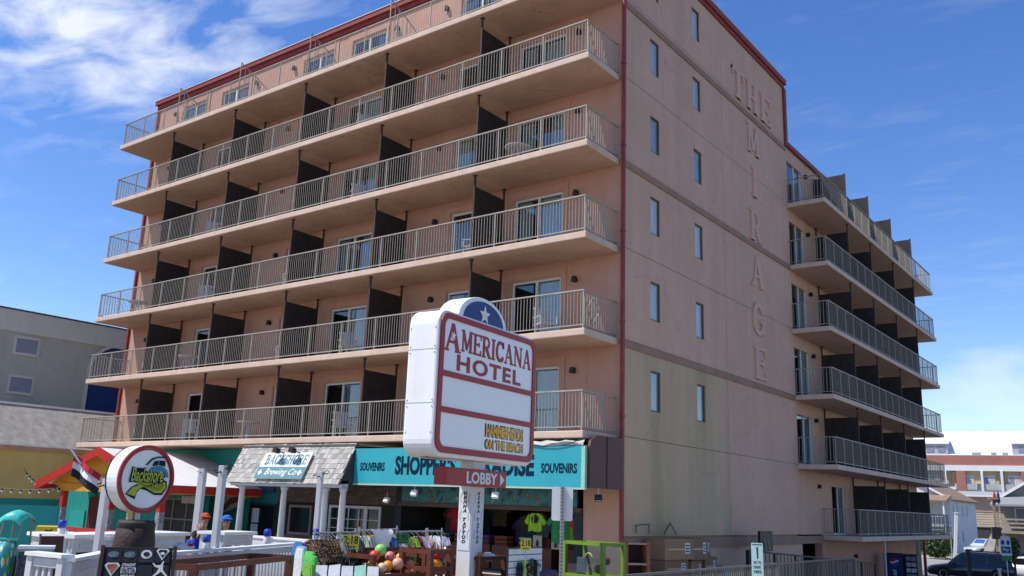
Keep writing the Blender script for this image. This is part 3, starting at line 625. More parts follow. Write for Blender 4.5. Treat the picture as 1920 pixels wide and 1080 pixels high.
# souvenir shop
ss = thing('souvenir_shop', 'open-fronted souvenir shop with painted reef mural above its entrance', 'shop')
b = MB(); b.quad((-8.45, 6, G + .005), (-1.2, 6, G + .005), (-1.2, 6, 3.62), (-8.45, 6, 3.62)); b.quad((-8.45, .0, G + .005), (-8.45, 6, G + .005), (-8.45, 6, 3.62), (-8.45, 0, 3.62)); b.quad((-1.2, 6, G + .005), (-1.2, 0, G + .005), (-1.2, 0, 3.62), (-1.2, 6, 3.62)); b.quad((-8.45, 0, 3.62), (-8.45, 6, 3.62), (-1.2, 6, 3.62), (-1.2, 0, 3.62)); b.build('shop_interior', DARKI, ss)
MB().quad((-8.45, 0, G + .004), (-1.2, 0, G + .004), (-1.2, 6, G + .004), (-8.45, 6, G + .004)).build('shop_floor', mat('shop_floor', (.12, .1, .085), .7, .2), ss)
MB().box(-8.42, -1.2, -.06, .0, 4.2, 5.46).build('upper_wall', mat('grey_shop_wall', (.2, .19, .18), .8, .15), ss)
MB().box(-8.42, -8.15, -.06, .0, G, 4.2).build('jamb', mat('dark_navy_jamb', (.012, .016, .03), .6, .2), ss)
MB().box(-8.2, -1.2, -.16, -.01, 3.56, 3.68).build('lintel', mat('brown_lintel', (.09, .055, .045), .7, .2), ss)
# mural: painted reef picture on a board
def mural_mat():
    m = bpy.data.materials.new('reef_mural_paint'); m.use_nodes = True; t = m.node_tree; bs = t.nodes['Principled BSDF']; bs.inputs['Roughness'].default_value = .5
    co = t.nodes.new('ShaderNodeTexCoord'); n1_ = t.nodes.new('ShaderNodeTexNoise'); n1_.inputs['Scale'].default_value = 2.2; n1_.inputs['Detail'].default_value = 5; n1_.inputs['Distortion'].default_value = 1.2
    cr = t.nodes.new('ShaderNodeValToRGB'); e = cr.color_ramp.elements; e[0].position = .34; e[0].color = (.005, .012, .02, 1); e[1].position = .66; e[1].color = (.10, .26, .28, 1)
    for p, c in ((.42, (.02, .10, .13, 1)), (.52, (.02, .17, .2, 1)), (.6, (.03, .09, .05, 1)), (.64, (.14, .07, .06, 1))): q = e.new(p); q.color = c
    t.links.new(co.outputs['Object'], n1_.inputs['Vector']); t.links.new(n1_.outputs[0], cr.inputs[0]); t.links.new(cr.outputs[0], bs.inputs['Base Color']); return m
MB().box(-8.1, -1.35, -.13, -.062, 3.69, 4.17).build('mural_board', mural_mat(), ss)
MB().box(-1.18, -.005, -.05, .0, G, 5.46).build('end_pier', PINK, ss)
MB().box(-1.45, -1.19, -.1, -.0, G, 3.56).build('jamb', MATS['dark_navy_jamb'], ss)
# fascia sign
fs = thing('shop_fascia_sign', 'long aqua souvenir shop fascia sign with navy capitals and maroon return', 'sign')
FX0, FX1, FY, FZ0, FZ1 = -8.48, .04, -1.95, 4.2, 5.27
MB().box(FX0, FX1, FY, FY + .09, FZ0, FZ1).build('sign_face', AQUA, fs)
MB().box(FX0 - .02, FX1 + .02, FY - .012, FY + .1, FZ0 - .05, FZ0 - .002).build('edge_trim', mat('pale_green_trim', (.4, .5, .4), .5, .06, 4, 0), fs)
MB().box(FX1 - .1, FX1 + .015, FY - .008, FY + .095, FZ0, FZ1).build('edge_trim', mat('mint_trim', (.28, .55, .42), .5, .06, 4, 0), fs)
MB().prismx([(FY + .1, FZ0 + .0), (-.15, FZ0), (-.15, FZ1 + .32), (FY + .45, FZ1 + .3), (FY + .16, FZ1 + .15), (FY + .1, FZ1)], FX1 + .02, FX1 + .1).build('return_panel', MAROON, fs)
MB().box(FX1 + .1, FX1 + .115, -1.0, -.98, FZ0 + .01, FZ1 + .3).build('panel_seam', BLACK, fs)
MB().box(FX0, FX1, FY + .09, -.07, FZ1 - .12, FZ1 - .08).build('canopy_deck', mat('canopy_grey', (.3, .29, .28), .8, .15), fs)
text('SOUVENIRS', 1.06, .26, NAVY, fs, (-8.22, FY - .001, 4.58), .006, .03)
text("SHOPPER'S", 2.4, .58, NAVY, fs, (-6.72, FY - .001, 4.47), .006, .042)
text('PARADISE', 2.42, .58, NAVY, fs, (-3.98, FY - .001, 4.47), .006, .042)
text('SOUVENIRS', 1.14, .26, NAVY, fs, (-1.33, FY - .001, 4.56), .006, .03)
# torn canvas and cables above the sign
b = MB(); tarp = []
for i in range(13):
    x = -2.4 + i * .2; sag = .12 * math.sin(i * .9) - .0
    tarp += [(x, -1.9, 5.43 - .02 * (i % 3)), (x, -1.98, 5.33 + sag * .4 + random.uniform(-.03, .03)), (x, -1.93, 5.28 + random.uniform(-.02, .02))]
b.add(tarp, [(3 * i, 3 * i + 3, 3 * i + 4, 3 * i + 1) for i in range(12)] + [(3 * i + 1, 3 * i + 4, 3 * i + 5, 3 * i + 2) for i in range(12)])
tag(b.build('torn_canvas', mat('dirty_canvas', (.5, .48, .44), .9, .15, 6, .1, 30)), 'strip of torn dirty white canvas above the right end of the aqua sign', 'canvas')
def sag(a, c, d, n=12):
    a, c = Vector(a), Vector(c); return [a + (c - a) * (i / n) - Vector((0, 0, d * 4 * (i / n) * (1 - i / n))) for i in range(n + 1)]
b = MB(); b.tube(sag((-8.4, -1.9, 5.4), (-4.2, -1.9, 5.38), .12), .012, 5); b.tube(sag((-1.9, -1.99, 5.4), (0, -1.99, 5.45), .16), .012, 5)
tag(b.build('loose_cable', BLACK), 'thin loose black cable drooping along the top of the aqua sign', 'cable')
def flood(x, y, z, rz, m, label):
    t = thing('flood_lamp', label, 'lamp', (x, y, z), rz, 'flood lamps under the shop sign')
    t.scale = (.62, .62, .62); MB().bar((0, 0, .36), (0, 0, .06), .03).build('bracket', GREYM, t); MB().prismx([(-.16, -.12), (-.04, -.2), (.08, .02), (-.06, .1)], -.15, .15).build('housing', m, t)
    MB().box(-.12, .12, -.0, .01, -.1, .03).build('lens', mat('lamp_glass', (.5, .52, .52), .2, .05, 4, 0), t, (0, -.125, -.07))
flood(-6.0, -1.8, 3.98, 10, FLOODM, 'white flood lamp under the aqua sign, left of the sign pole')
flood(-2.95, -1.8, 3.98, 20, FLOODM, 'white flood lamp under the aqua sign, right of the lobby arrow')
flood(.22, -1.55, 3.98, 40, BLACK, 'black flood lamp under the maroon end of the aqua sign')
flood(-9.9 + 1.9, -.9, 3.75, 0, FLOODM, 'white lamp hanging by the white french doors')
# stock hanging inside the shop
def shirt_mesh(wd, h, m, name='shirt', sl=.16):
    """hanging top: folded cloth grid, front and back, with sloping shoulders and sleeves"""
    b = MB(); rg = random.Random(int(wd * 977 + h * 331 + len(m.name) * 7)); ph = rg.uniform(0, 6); nx, nz = 10, 7
    def fold(u, v): return .028 * math.sin(u * 11 + ph + v * 1.5) * (.25 + .75 * (1 - v)) + .012 * math.sin(u * 23 + ph * 2 - v * 3)
    for s_ in (-1, 1):
        vs = []
        for j in range(nz + 1):
            v = j / nz
            for i in range(nx + 1):
                u = i / nx; hw = wd * (.5 if v < .75 else .47); x = (u - .5) * 2 * hw; z = v * h
                if j == nz: z = h - .1 * abs(u - .5) * 2 - (.05 if abs(u - .5) < .12 else 0)
                if j == 0: z = .018 * math.sin(u * 9 + ph)
                vs.append((x, s_ * (.012 + .03 * math.sin(math.pi * u)) + fold(u, v), z))
        b.add(vs, [(j * (nx + 1) + i, j * (nx + 1) + i + 1, (j + 1) * (nx + 1) + i + 1, (j + 1) * (nx + 1) + i) for j in range(nz) for i in range(nx)])
    for s_ in (-1, 1):
        p = [(s_ * wd * .46, h - .06), (s_ * (wd * .5 + sl), h - .3), (s_ * (wd * .5 + sl * .35), h - .39), (s_ * wd * .47, h - .27)]
        for d in (-.03, .03): b.add([(x, d + .02 * math.sin(k * 2 + ph), z) for k, (x, z) in enumerate(p)], [(0, 1, 2, 3)])
    me = b.mesh(name, m); me.shade_smooth(); return me
cl = lambda n, c: mat(n + '_cloth', c, .9, .12, 6, .12, 30)
LIME, REDC, BLK, WHT, GRN, BLU, YLC, LIL, PNK, ORC = cl('lime', (.30, .55, .03)), cl('red', (.4, .02, .04)), cl('black', (.02, .02, .023)), cl('white', (.7, .7, .7)), cl('green', (.03, .2, .06)), cl('blue', (.03, .1, .28)), cl('yellow', (.62, .46, .04)), cl('lilac', (.45, .38, .55)), cl('pink', (.6, .2, .25)), cl('tan', (.45, .3, .15))
def hang(x, y, z, wd, h, m, label, rz=0, grp='garments hanging in the shop entrance'):
    t = thing('hanging_shirt', label, 'shirt', (x, y, z), rz, grp); link('cloth', shirt_mesh(wd, h, m), t)
    MB().tube([(-.16, 0, h - .03), (0, 0, h + .04), (.16, 0, h - .03)], .008, 4).build('hanger', BLACK, t); return t
t = hang(-3.05, .3, 2.98, .46, .56, LIME, 'lime green t-shirt with black print hung at the shop entrance'); MB().ball((0, -.045, .34), .13, 10, 6, (1, .1, 1.1)).build('print', BLK, t)
hang(-1.9, -.1, 2.7, .5, .85, GRN, 'dark green t-shirt beside the white street sign plate', 35)
hang(-1.72, .1, 2.7, .36, .62, LIME, 'lime green t-shirt behind the street sign post', 50)
hang(-1.5, .25, 2.9, .34, .55, cl('orange', (.32, .15, .06)), 'orange top at the right end of the shop entrance', 30)
hang(-1.25, .05, 2.6, .5, .9, REDC, 'dark red shirt at the right end of the shop entrance', 10)
hang(-7.0, 1.3, 2.6, .34, 1.0, REDC, 'crimson dress hung at the left of the shop entrance')
hang(-6.75, 1.5, 2.6, .3, 1.0, GRN, 'dark green dress next to the crimson dress'); hang(-6.35, 1.5, 2.55, .4, 1.05, cl('plum', (.1, .04, .05)), 'plum dress deep in the shop entrance'); hang(-7.45, 1.6, 2.55, .4, 1.05, cl('umber', (.08, .05, .04)), 'umber dress at the dark left jamb')
hang(-4.4, 1.8, 2.75, .5, .7, cl('grey', (.06, .06, .06)), 'grey shirt behind the sign pole'); hang(-2.5, 1.2, 2.7, .55, .85, BLK, 'black shirt hung right of the lime shirt')
for i_, (nm_, c_) in enumerate((('burgundy', (.12, .02, .03)), ('teal', (.02, .12, .13)), ('khaki', (.16, .13, .07)), ('violet', (.1, .05, .16)), ('rust', (.2, .06, .02)), ('pale blue', (.2, .28, .36)), ('cream', (.42, .38, .3)), ('forest green', (.03, .1, .04)))):
    hang(-7.8 + i_ * .82, 2.6 + .2 * (i_ % 2), 2.5 + .25 * (i_ % 3), .5, .8, cl('shop_' + nm_.replace(' ', '_'), c_), f'{nm_} shirt on the dim rear rail inside the shop', 10 * (i_ % 3), 'shirts on the rear rail of the shop')
    t_ = thing('folded_stack', f'stack of folded {nm_} clothes low inside the shop', 'clothes', (-7.7 + i_ * .8, .7 + .15 * (i_ % 2), G), 0, 'folded stock in the shop'); MB().box(-.3, .3, -.2, .2, 0, .7).build('crate', BROWNW, t_)
    for q_ in range(4): MB().box(-.24 + .02 * (q_ % 2), .24, -.18, .16 + .02 * (q_ % 2), .7 + q_ * .07, .765 + q_ * .07).build('garment', cl('shop_' + (nm_ if q_ % 2 else 'cream').replace(' ', '_'), c_), t_, bevel=.02)
hang(-3.7, 1.6, 2.6, .5, .7, cl('slate', (.1, .12, .15)), 'slate shirt left of the lime shirt')
for i, (x, lb) in enumerate(((-3.0, 'left'), (-2.35, 'right'))):
    t = thing('print_card', f'small cream picture card below the {"lime" if i == 0 else "black"} shirt', 'picture', (x, .35, 2.5), 0, 'picture cards in the shop'); MB().box(-.16, .16, 0, .02, 0, .36).build('card', mat('cream_card', (.4, .36, .3), .8, .1), t); MB().prism([(-.06, .05), (.06, .05), (.05, .18), (0, .26), (-.05, .18)], -.004, 0).build('print', BLACK, t)
# ---------------------------------------------------------------- big hotel pylon sign
SIGNW = mat('sign_white_enamel', (.83, .83, .81), .4, .04, 1.0, .02, 30, spec=.4, streak=.12, grime=(.66, .62, .52), gscale=1.6, gamt=.35)
SIGNF = mat('sign_face_acrylic', (.82, .825, .82), .25, .02, .6, 0, spec=.5)
SRED = mat('sign_red', (.33, .016, .025), .4, .06, 3, 0)
SBLUE = mat('sign_navy_blue', (.012, .03, .17), .35, .08, 3, 0)
SYEL = mat('sign_yellow', (.78, .42, .03), .4, .05, 3, 0)
ms = thing('hotel_pylon_sign', 'large white double-sided hotel pylon sign with red frame and blue star dome', 'sign', (3.36, -11.6, G), 95.4)
def rrect(x0, x1, z0, z1, r, n=6):
    o = []
    for cx, cz, a in ((x1 - r, z1 - r, 0), (x0 + r, z1 - r, 90), (x0 + r, z0 + r, 180), (x1 - r, z0 + r, 270)): o += arc(cx, cz, r, r, a, a + 90, n)
    return o
def ring(outer, inner, y0, y1):
    n = len(outer); b = MB(); v = [(x, y0, z) for x, z in outer] + [(x, y0, z) for x, z in inner] + [(x, y1, z) for x, z in outer] + [(x, y1, z) for x, z in inner]
    f = []
    for i in range(n):
        j = (i + 1) % n; f += [(i, j, n + j, n + i), (i, 2 * n + i, 2 * n + j, j), (n + i, n + j, 3 * n + j, 3 * n + i)]
    return b.add(v, f)
SX, SZ0, SZ1, STH = 3.1, 4.38 - G, 6.72 - G, .585
cab = MB().prism(rrect(0, SX, SZ0, SZ1, .26), 0, STH).build('cabinet', SIGNW, ms, bevel=.035)
MB().prism(rrect(.13, SX - .12, SZ0 + .15, SZ1 - .12, .16), -.006, -.001).build('face_panel', SIGNF, ms)
ring(rrect(.05, SX - .04, SZ0 + .07, SZ1 - .05, .2), rrect(.15, SX - .14, SZ0 + .17, SZ1 - .14, .14), -.03, -.006).build('red_frame', SRED, ms)
for z in (5.69, 5.12): MB().box(.15, SX - .14, -.026, -.006, z - G - .045, z - G + .045).build('red_bar', SRED, ms)
dome = [(x, z) for x, z in arc(1.36, SZ1 - .06, .76, .49, 0, 180, 18)]
MB().prism(dome, .05, STH - .1).build('dome_cabinet', SIGNW, ms, bevel=.02)
MB().prism(arc(1.36, SZ1 - .02, .62, .375, 0, 180, 18), .035, .049).build('dome_face', SBLUE, ms)
def star(cx, cz, r, q=.42, y=0, tilt=0): return [(cx + (r if i % 2 == 0 else r * q) * math.sin(math.pi * i / 5 + tilt) * -1, cz + (r if i % 2 == 0 else r * q) * math.cos(math.pi * i / 5 + tilt)) for i in range(10)]
MB().prism(star(1.36, SZ1 + .13, .17), .022, .034).build('star', WHITE, ms)
ws = [glyph(c)[0] + .05 for c in 'AMERICANA']; zb = 6.08 - G
link('letter', serif_mesh('A', .47, .46, .006, SRED, 'letter'), ms, (.16, -.007, zb - .02)); MB().prism(star(.40, zb + .24, .075), -.024, -.02).build('star', SIGNF, ms)
k = 2.28 / sum(ws[1:]); xx = .64
for c, wg in list(zip('AMERICANA', ws))[1:]: link('letter', serif_mesh(c, (wg - .05) * k, .36, .006, SRED, 'letter'), ms, (xx, -.007, zb + .03)); xx += wg * k
text('HOTEL', 2.02, .27, SRED, ms, (.54, -.007, 5.775 - G), .006, .03, extra=1.15)
text('HAMMERHEADS', 1.26, .23, BLACK, ms, (1.45, -.007, 4.79 - G), .003, .06); text('HAMMERHEADS', 1.2, .195, SYEL, ms, (1.48, -.0105, 4.805 - G), .004, .035)
text('ON THE BEACH', 1.26, .17, BLACK, ms, (1.45, -.007, 4.59 - G), .003, .06); text('ON THE BEACH', 1.2, .14, SYEL, ms, (1.48, -.0105, 4.605 - G), .004, .035)
for zz_ in (5.2, 6.05): MB().box(-.003, .004, .02, STH - .02, zz_ - G, zz_ - G + .008).build('panel_seam', mat('seam_grey', (.3, .3, .29), .7, .1), ms)
for zz_ in (4.75, 5.15, 5.25, 6.0, 6.1, 6.4):
    for yy in (.05, STH - .05): MB().ball((-.002, yy, zz_ - G), .012, 8, 5).build('screw', GREYM, ms)
MB().add([(.2 + .06 * i, STH * .25 + .12 * (i % 2), SZ0 - .004) for i in range(8)] + [(.2 + .06 * i, STH * .7 - .1 * (i % 3), SZ0 - .004) for i in range(8)], [(i, i + 1, i + 9, i + 8) for i in range(7)]).build('moss_stain', mat('moss', (.10, .10, .04), .9, .4, 12, .2), ms)
MB().box(1.37, 1.73, .13, .40, 0, SZ0 + .01).build('column', WHITE, ms, bevel=.012)
MB().prism([(.36, 3.97 - G), (2.14, 3.97 - G), (2.14, 4.245 - G), (.36, 4.245 - G)], -.04, .2).build('lobby_box', SRED, ms, bevel=.012)
text('LOBBY', .92, .19, WHITE, ms, (.92, -.041, 4.01 - G), .005, .03)
MB().prism([(1.93, 4.0 - G), (2.07, 4.1 - G), (1.93, 4.2 - G)], -.047, -.041).build('arrow', WHITE, ms)
HT = 'HENNA TATTOO'
pap = mat('tattoo_banner', (.66, .67, .69), .7, .05, 14, 0)
for side in (0, 1):
    if side == 0: bn = MB().box(1.40, 1.70, .122, .129, 2.98 - G, 3.9 - G).build('banner', pap, ms)
    else: bn = MB().box(1.362, 1.369, .15, .38, 2.95 - G, 3.9 - G).build('banner', pap, ms)
    for i, c in enumerate(HT):
        if c == ' ': continue
        z = 3.83 - G - i * .07
        if side == 0: text(c, .075, .06, BLACK, bn, (1.512, .1215, z), .002, .06, .2)
        else: text(c, .075, .06, BLACK, bn, (1.3615, .302, z), .002, .06, .2, rot=(0, 0, R(-90)))
    b = MB()
    for z in (3.78, 3.5, 3.2):
        for dxx in (-.1, .1):
            pts = [(dxx + .025 * math.cos(t * .9) * (1 - t / 9), z - G + .09 - t * .028) for t in range(7)]
            for q in range(6):
                if side == 0: b.bar((1.55 + pts[q][0], .1205, pts[q][1]), (1.55 + pts[q + 1][0], .1205, pts[q + 1][1]), .009, .002, (0, 1, 0))
                else: b.bar((1.3605, .265 - pts[q][0] * .8, pts[q][1]), (1.3605, .265 - pts[q + 1][0] * .8, pts[q + 1][1]), .009, .002, (1, 0, 0))
    b.build('scroll_ornament', mat('grey_print', (.25, .25, .26), .7, .1), bn)
# ---------------------------------------------------------------- round bar sign, barrel
rc = ray_at(274, 898, 12.3)
rs_ = thing('round_bar_sign', 'round white bar sign with red rim, bus picture and lime lettering', 'sign', (rc.x, rc.y, rc.z), 97)
ER = .41
MB().prism(arc(0, 0, ER, ER, 0, 360 - 7.5, 47), 0, .22).build('drum', SIGNW, rs_, bevel=.01)
ring(arc(0, 0, ER + .004, ER + .004, 0, 360 - 7.5, 47), arc(0, 0, ER - .035, ER - .035, 0, 360 - 7.5, 47), -.02, .012).build('rim', SRED, rs_)
ring(arc(0, 0, ER - .04, ER - .04, 0, 360 - 7.5, 47), arc(0, 0, ER - .055, ER - .055, 0, 360 - 7.5, 47), -.006, -.001).build('rim_line', SRED, rs_)
ring(arc(0, 0, ER + .006, ER + .006, 0, 360 - 7.5, 47), arc(0, 0, ER - .01, ER - .01, 0, 360 - 7.5, 47), .213, .224).build('rear_rim', NAVY, rs_)
LIMEP = mat('lime_sign_paint', (.40, .44, .03), .45, .06, 3, 0); BUSB = mat('bus_blue', (.05, .20, .27), .45, .08, 3, 0)
GREYP = mat('bus_grey', (.55, .58, .6), .45, .06, 3, 0)
def decal(poly, y, m, name): return MB().prism(poly, y - .003, y).build(name, m, rs_)
decal([(.0, .02), (-.03, .12), (.02, .2), (.1, .26), (.24, .28), (.26, .24), (.27, .02)], -.002, GREYP, 'bus_body')
decal(arc(.16, .03, .17, .14, 0, 180, 12), -.0055, BUSB, 'bus_front')
decal([(.06, .16), (.15, .175), (.15, .235), (.085, .22)], -.006, NAVY, 'bus_window'); decal([(.16, .175), (.26, .165), (.25, .235), (.16, .235)], -.006, NAVY, 'bus_window')
decal([(-.04, .17), (.04, .255), (.14, .285), (.26, .285), (.26, .27), (.14, .268), (.05, .235), (-.02, .165)], -.009, NAVY, 'bus_roof_line')
decal(arc(.2, .07, .03, .03, 0, 342, 19), -.009, WHITE, 'bus_badge')
decal([(-.22, .0), (-.24, .06), (-.18, .13), (-.08, .13), (.0, .09), (.12, .05), (.25, .0), (.31, -.02), (.32, -.1), (.26, -.19), (.14, -.19), (.02, -.14), (-.08, -.12), (-.12, -.17), (-.14, -.25), (-.28, -.19), (-.2, -.1), (-.1, -.06), (-.14, -.03)], -.0095, NAVY, 'swash_outline')
decal([(-.265, -.185), (-.19, -.105), (-.08, -.075), (.02, -.11), (.13, -.165), (.24, -.165), (.295, -.1), (.285, -.03), (.26, -.03), (.265, -.1), (.22, -.135), (.13, -.14), (.02, -.1), (-.06, -.1), (-.12, -.14), (-.145, -.215)], -.0135, LIMEP, 'swash')
text('Backshore', .52, .19, NAVY, rs_, (-.255, -.0135, -.05), .003, .06, .25); text('Backshore', .48, .165, LIMEP, rs_, (-.235, -.017, -.035), .003, .012, .25); text('Brewing Co.', .3, .08, LIMEP, rs_, (-.13, -.017, -.105), .003, .02, .3)
MB().box(-.05, .05, .1, .2, -1.0, -ER + .01).build('post', mat('yellow_post', (.45, .33, .12), .6, .2), rs_)
MB().box(-.03, .03, .06, .24, -.6, -ER + .03).build('mount', GREYM, rs_)
bc = ray_at(253, 1005, 12.15)
brl = thing('wooden_barrel', 'dark wooden barrel planter under the round bar sign', 'barrel', (bc.x, bc.y, G))
BARW = mat('dark_barrel_wood', (.045, .026, .02), .7, .3, 6, .15, 30)
b = MB(); b.lathe([(.20, .6), (.235, .8), (.25, 1.05), (.24, 1.3), (.205, 1.56)], n=22); b.build('staves', BARW, brl, smooth=True)
for z, r in ((.78, .236), (1.2, .25), (1.5, .217)): MB().lathe([(r + .003, z - .03), (r + .006, z), (r + .001, z + .03)], n=22).build('hoop', mat('dark_hoop', (.03, .028, .028), .5, .2, metal=.5), brl)
MB().box(-.24, .24, -.24, .24, 0, .598).build('crate_base', BARW, brl)
# ---------------------------------------------------------------- red-gabled bar hut
hut = thing('gabled_bar_hut', 'red and yellow gabled bar hut with white roof and teal walls', 'hut', (0, 0, 0))
HY, HX, HZ = -4.0, -19.4, 5.17
HL, HRR, HZE = -23.65, -15.3, 3.9
th_ = .07
WROOF = mat('white_metal_roof', (.75, .75, .74), .4, .05, 2, .03, 30)
for x1 in (HL, HRR): MB().prism([(x1, HZE), (HX, HZ), (HX, HZ + th_), (x1, HZE + th_)] if x1 > HX else [(x1, HZE), (x1, HZE + th_), (HX, HZ + th_), (HX, HZ)], HY - .35, -.05).build('roof_slope', WROOF, hut)
for x1 in (HL, HRR):
    s = 1 if x1 > HX else -1
    MB().prism([(x1 - s * .0, HZE - .24), (HX, HZ - .24), (HX, HZ + .09), (x1, HZE + .09)], HY - .42, HY - .352).build('bargeboard', REDP, hut)
    MB().box(min(x1, x1 + s * .05), max(x1, x1 + s * .05), HY - .35, -.1, HZE - .2, HZE + .06).build('eaves_board', REDP, hut)
MB().prism([(-23.2, 3.95), (-22.0, 3.7), (-16.2, 3.7), (-15.8, 3.95), (HX, HZ - .02)], HY - .04, HY + .02).build('gable_panel', YEL, hut)
MB().box(-22.45, -15.4, HY - .1, HY + .06, 3.66, 3.93).build('front_beam', YEL, hut)
MB().box(-15.62, -15.42, HY, -.1, 3.66, 3.93).build('side_beam', YEL, hut)
# lettering band on the gable: pale scribbled board
MB().box(-20.9, -18.7, HY - .12, HY - .11, 3.98, 4.2).build('gable_board', mat('grey_carved_board', (.16, .13, .1), .8, .4, 14, .2, 30), hut)
stick = mat('stickered_post', (.22, .23, .26), .6, .7, 14, .05, 20)
for x in (-22.05, -18.7, -15.55):
    MB().box(x - .1, x + .1, HY - .12, HY + .08, G, 3.66).build('post', REDP, hut); MB().box(x - .106, x + .106, HY - .127, HY + .087, 2.1, 3.05).build('sticker_wrap', stick, hut)
MB().box(-22.3, -15.4, HY - .16, HY - .1, 2.2, 2.36).build('red_rail', REDP, hut)
bdm = MB().box(0, .21, -.02, 0, G, 3.7).mesh('board', TEAL)
for i in range(45): link('board', bdm, hut, (-25.6 + i * .22, -2.2 + random.uniform(-.008, 0), 0))
MB().box(-25.6, -15.6, -2.19, -2.1, G, 3.75).build('rear_wall', TEALD, hut)
MB().box(-23.35, -22.35, -2.3, -2.23, G, 3.45).build('door', mat('oxblood_door', (.10, .02, .02), .6, .15), hut)
MB().box(-24.75, -23.6, -2.29, -2.23, 2.1, 2.9).build('teal_panel', mat('light_teal_panel', (.02, .30, .27), .6, .1), hut)
wn = MB().box(-18.3, -15.7, -2.3, -2.24, 2.1, 3.5).build('serving_hatch', mat('hatch_dark', (.02, .022, .02), .5, .3), hut)
b = MB()
for x in (-18.3, -17.45, -16.6, -15.75): b.box(x - .03, x + .03, -2.33, -2.3, 2.1, 3.5)
for z in (2.1, 2.8, 3.5): b.box(-18.27, -15.78, -2.325, -2.302, z - .03, z + .03)
b.build('hatch_bars', mat('grey_window_frame', (.17, .15, .13)), wn)
MB().box(-16.9, -15.7, -2.36, -2.33, 3.36, 3.62).build('menu_board', mat('menu_print', (.3, .28, .26), .7, .6, 16, 0), hut)
# flag on a short staff at the hut
fb = ray_at(176, 908, 27)
fl = thing('flag', 'red white and black flag on a slanting pole before the gable', 'flag', (fb.x, fb.y, fb.z), 40)
tip = ray_at(132, 840, 27) - fb; tl = Matrix.Rotation(R(-40), 3, 'Z') @ tip
MB().tube([(0, 0, 0), tuple(tl)], .03, 6).build('pole', WHITE, fl)
def cloth(ax, u, ln, dr, m, name, ph=0):
    b = MB(); vs = []; n = 8
    for i in range(n + 1):
        for j in (0, 1): p = ax + u * (i / n); vs.append((p.x + .02 * math.sin(i * 1.3 + ph), p.y + .1 * math.sin(i * .9 + ph) - .06 * j, p.z - (ln[0] if j == 0 else ln[1]) - dr * i / n))
    b.add(vs, [(2 * i, 2 * i + 2, 2 * i + 3, 2 * i + 1) for i in range(n)]); return b.build(name, m, fl)
a0 = Vector(tl) * .82; uu = Vector((.75, 0, -.5))
cloth(a0, uu, (0, .16), .0, REDC, 'red_stripe'); cloth(a0, uu, (.16, .34), .0, WHT, 'white_stripe'); cloth(a0, uu, (.34, .55), .0, BLK, 'black_stripe')
fg2 = ray_at(208, 860, 26.6)
t = thing('small_flag', 'small black and white flag hanging under the hut roof', 'flag', (fg2.x, fg2.y, fg2.z), 20)
MB().add([(0, 0, 0), (.32, .02, -.1), (.3, -.02, -.45), (-.05, .03, -.36)], [(0, 1, 2, 3)]).build('cloth', BLK, t); MB().add([(.32, .02, -.1), (.6, -.03, -.22), (.56, .02, -.5), (.3, -.02, -.45)], [(0, 1, 2, 3)]).build('cloth', WHT, t)
# ---------------------------------------------------------------- low building with gravel mansard, grey block behind
lb = thing('low_side_building', 'low mustard and teal building with grey mansard roof left of the hotel', 'building')
MB().box(-40, -27.02, -16, 9, ST, 5.25).build('wall', YELW, lb)
MB().box(-27.02, -26.98, -16, 9, ST, 3.27).build('lower_wall', TEAL, lb)
MB().box(-27.05, -26.82, -16.1, 9, 5.25, 5.44).build('eaves', mat('salmon_eaves', (.45, .25, .16), .7, .15), lb)
MB().box(-26.9, -26.78, -16.1, -2.0, 5.42, 5.47).build('gutter', CAPM, lb)
RG = mat('grey_shingle_mansard', (.33, .31, .275), .95, .22, 3, .3, 25, grime=(.2, .19, .17), gscale=2.2, gamt=.6)
# courses of the mansard as stepped strips
for i in range(12):
    t0, t1 = i / 12, (i + 1) / 12
    b = MB(); x0, z0 = -26.85 - 2.3 * t0, 5.44 + 1.9 * t0; x1, z1 = -26.85 - 2.3 * t1, 5.44 + 1.9 * t1
    b.add([(x0 + .022, -16.1, z0), (x0 + .022, 9, z0), (x1 + .012, 9, z1 + .01), (x1 + .012, -16.1, z1 + .01), (x0 - .02, -16.1, z0 - .01), (x0 - .02, 9, z0 - .01)], [(0, 1, 2, 3), (4, 5, 1, 0)]); b.build('roof_course', RG, lb)
MB().box(-29.35, -29.05, -16.1, 9, 7.3, 7.4).build('roof_edge', mat('white_roof_edge', (.75, .75, .74), .4, .05), lb)
MB().box(-40, -29.36, -16, 9, 7.2, 7.3).build('flat_roof', ROOFM, lb)
gb = thing('grey_hotel_block', 'plain grey rendered block with square windows and tall blue arched window', 'building')
GRY = stucco('grey_render', (.43, .43, .37), (.48, .475, .41), (.33, .33, .28), .5, .6, .6); GRYL = stucco('pale_grey_parapet', (.58, .57, .50), (.63, .62, .55), (.46, .45, .39), .4, .6, .4)
MB().box(-60, -33.0, -20, 30, ST, 11.15).build('wall', GRY, gb); MB().box(-60, -32.93, -20.05, 30.05, 11.15, 12.2).build('parapet', GRYL, gb)
MB().box(-60, -32.9, -20.1, 30.1, 12.2, 12.28).build('coping', mat('dark_coping', (.06, .06, .065), .6, .1), gb)
BWG = mat('window_blue_grey', (.24, .27, .34), .25, .1, 2, 0)
for z0, y0 in ((10.05, -2.0), (8.13, -2.0), (10.05, -8.2), (8.13, -8.2), (6.2, -2.0)):
    fr = frame_box(MB(), 0, 1.3, 0, .95, -.06, .13, .08).build('window', GRYL, gb, (-33.0, y0, z0)); fr.rotation_euler = (0, 0, R(90))
    MB().quad((.13, -.02, .13), (1.17, -.02, .13), (1.17, -.02, .82), (.13, -.02, .82)).build('pane', BWG, fr)
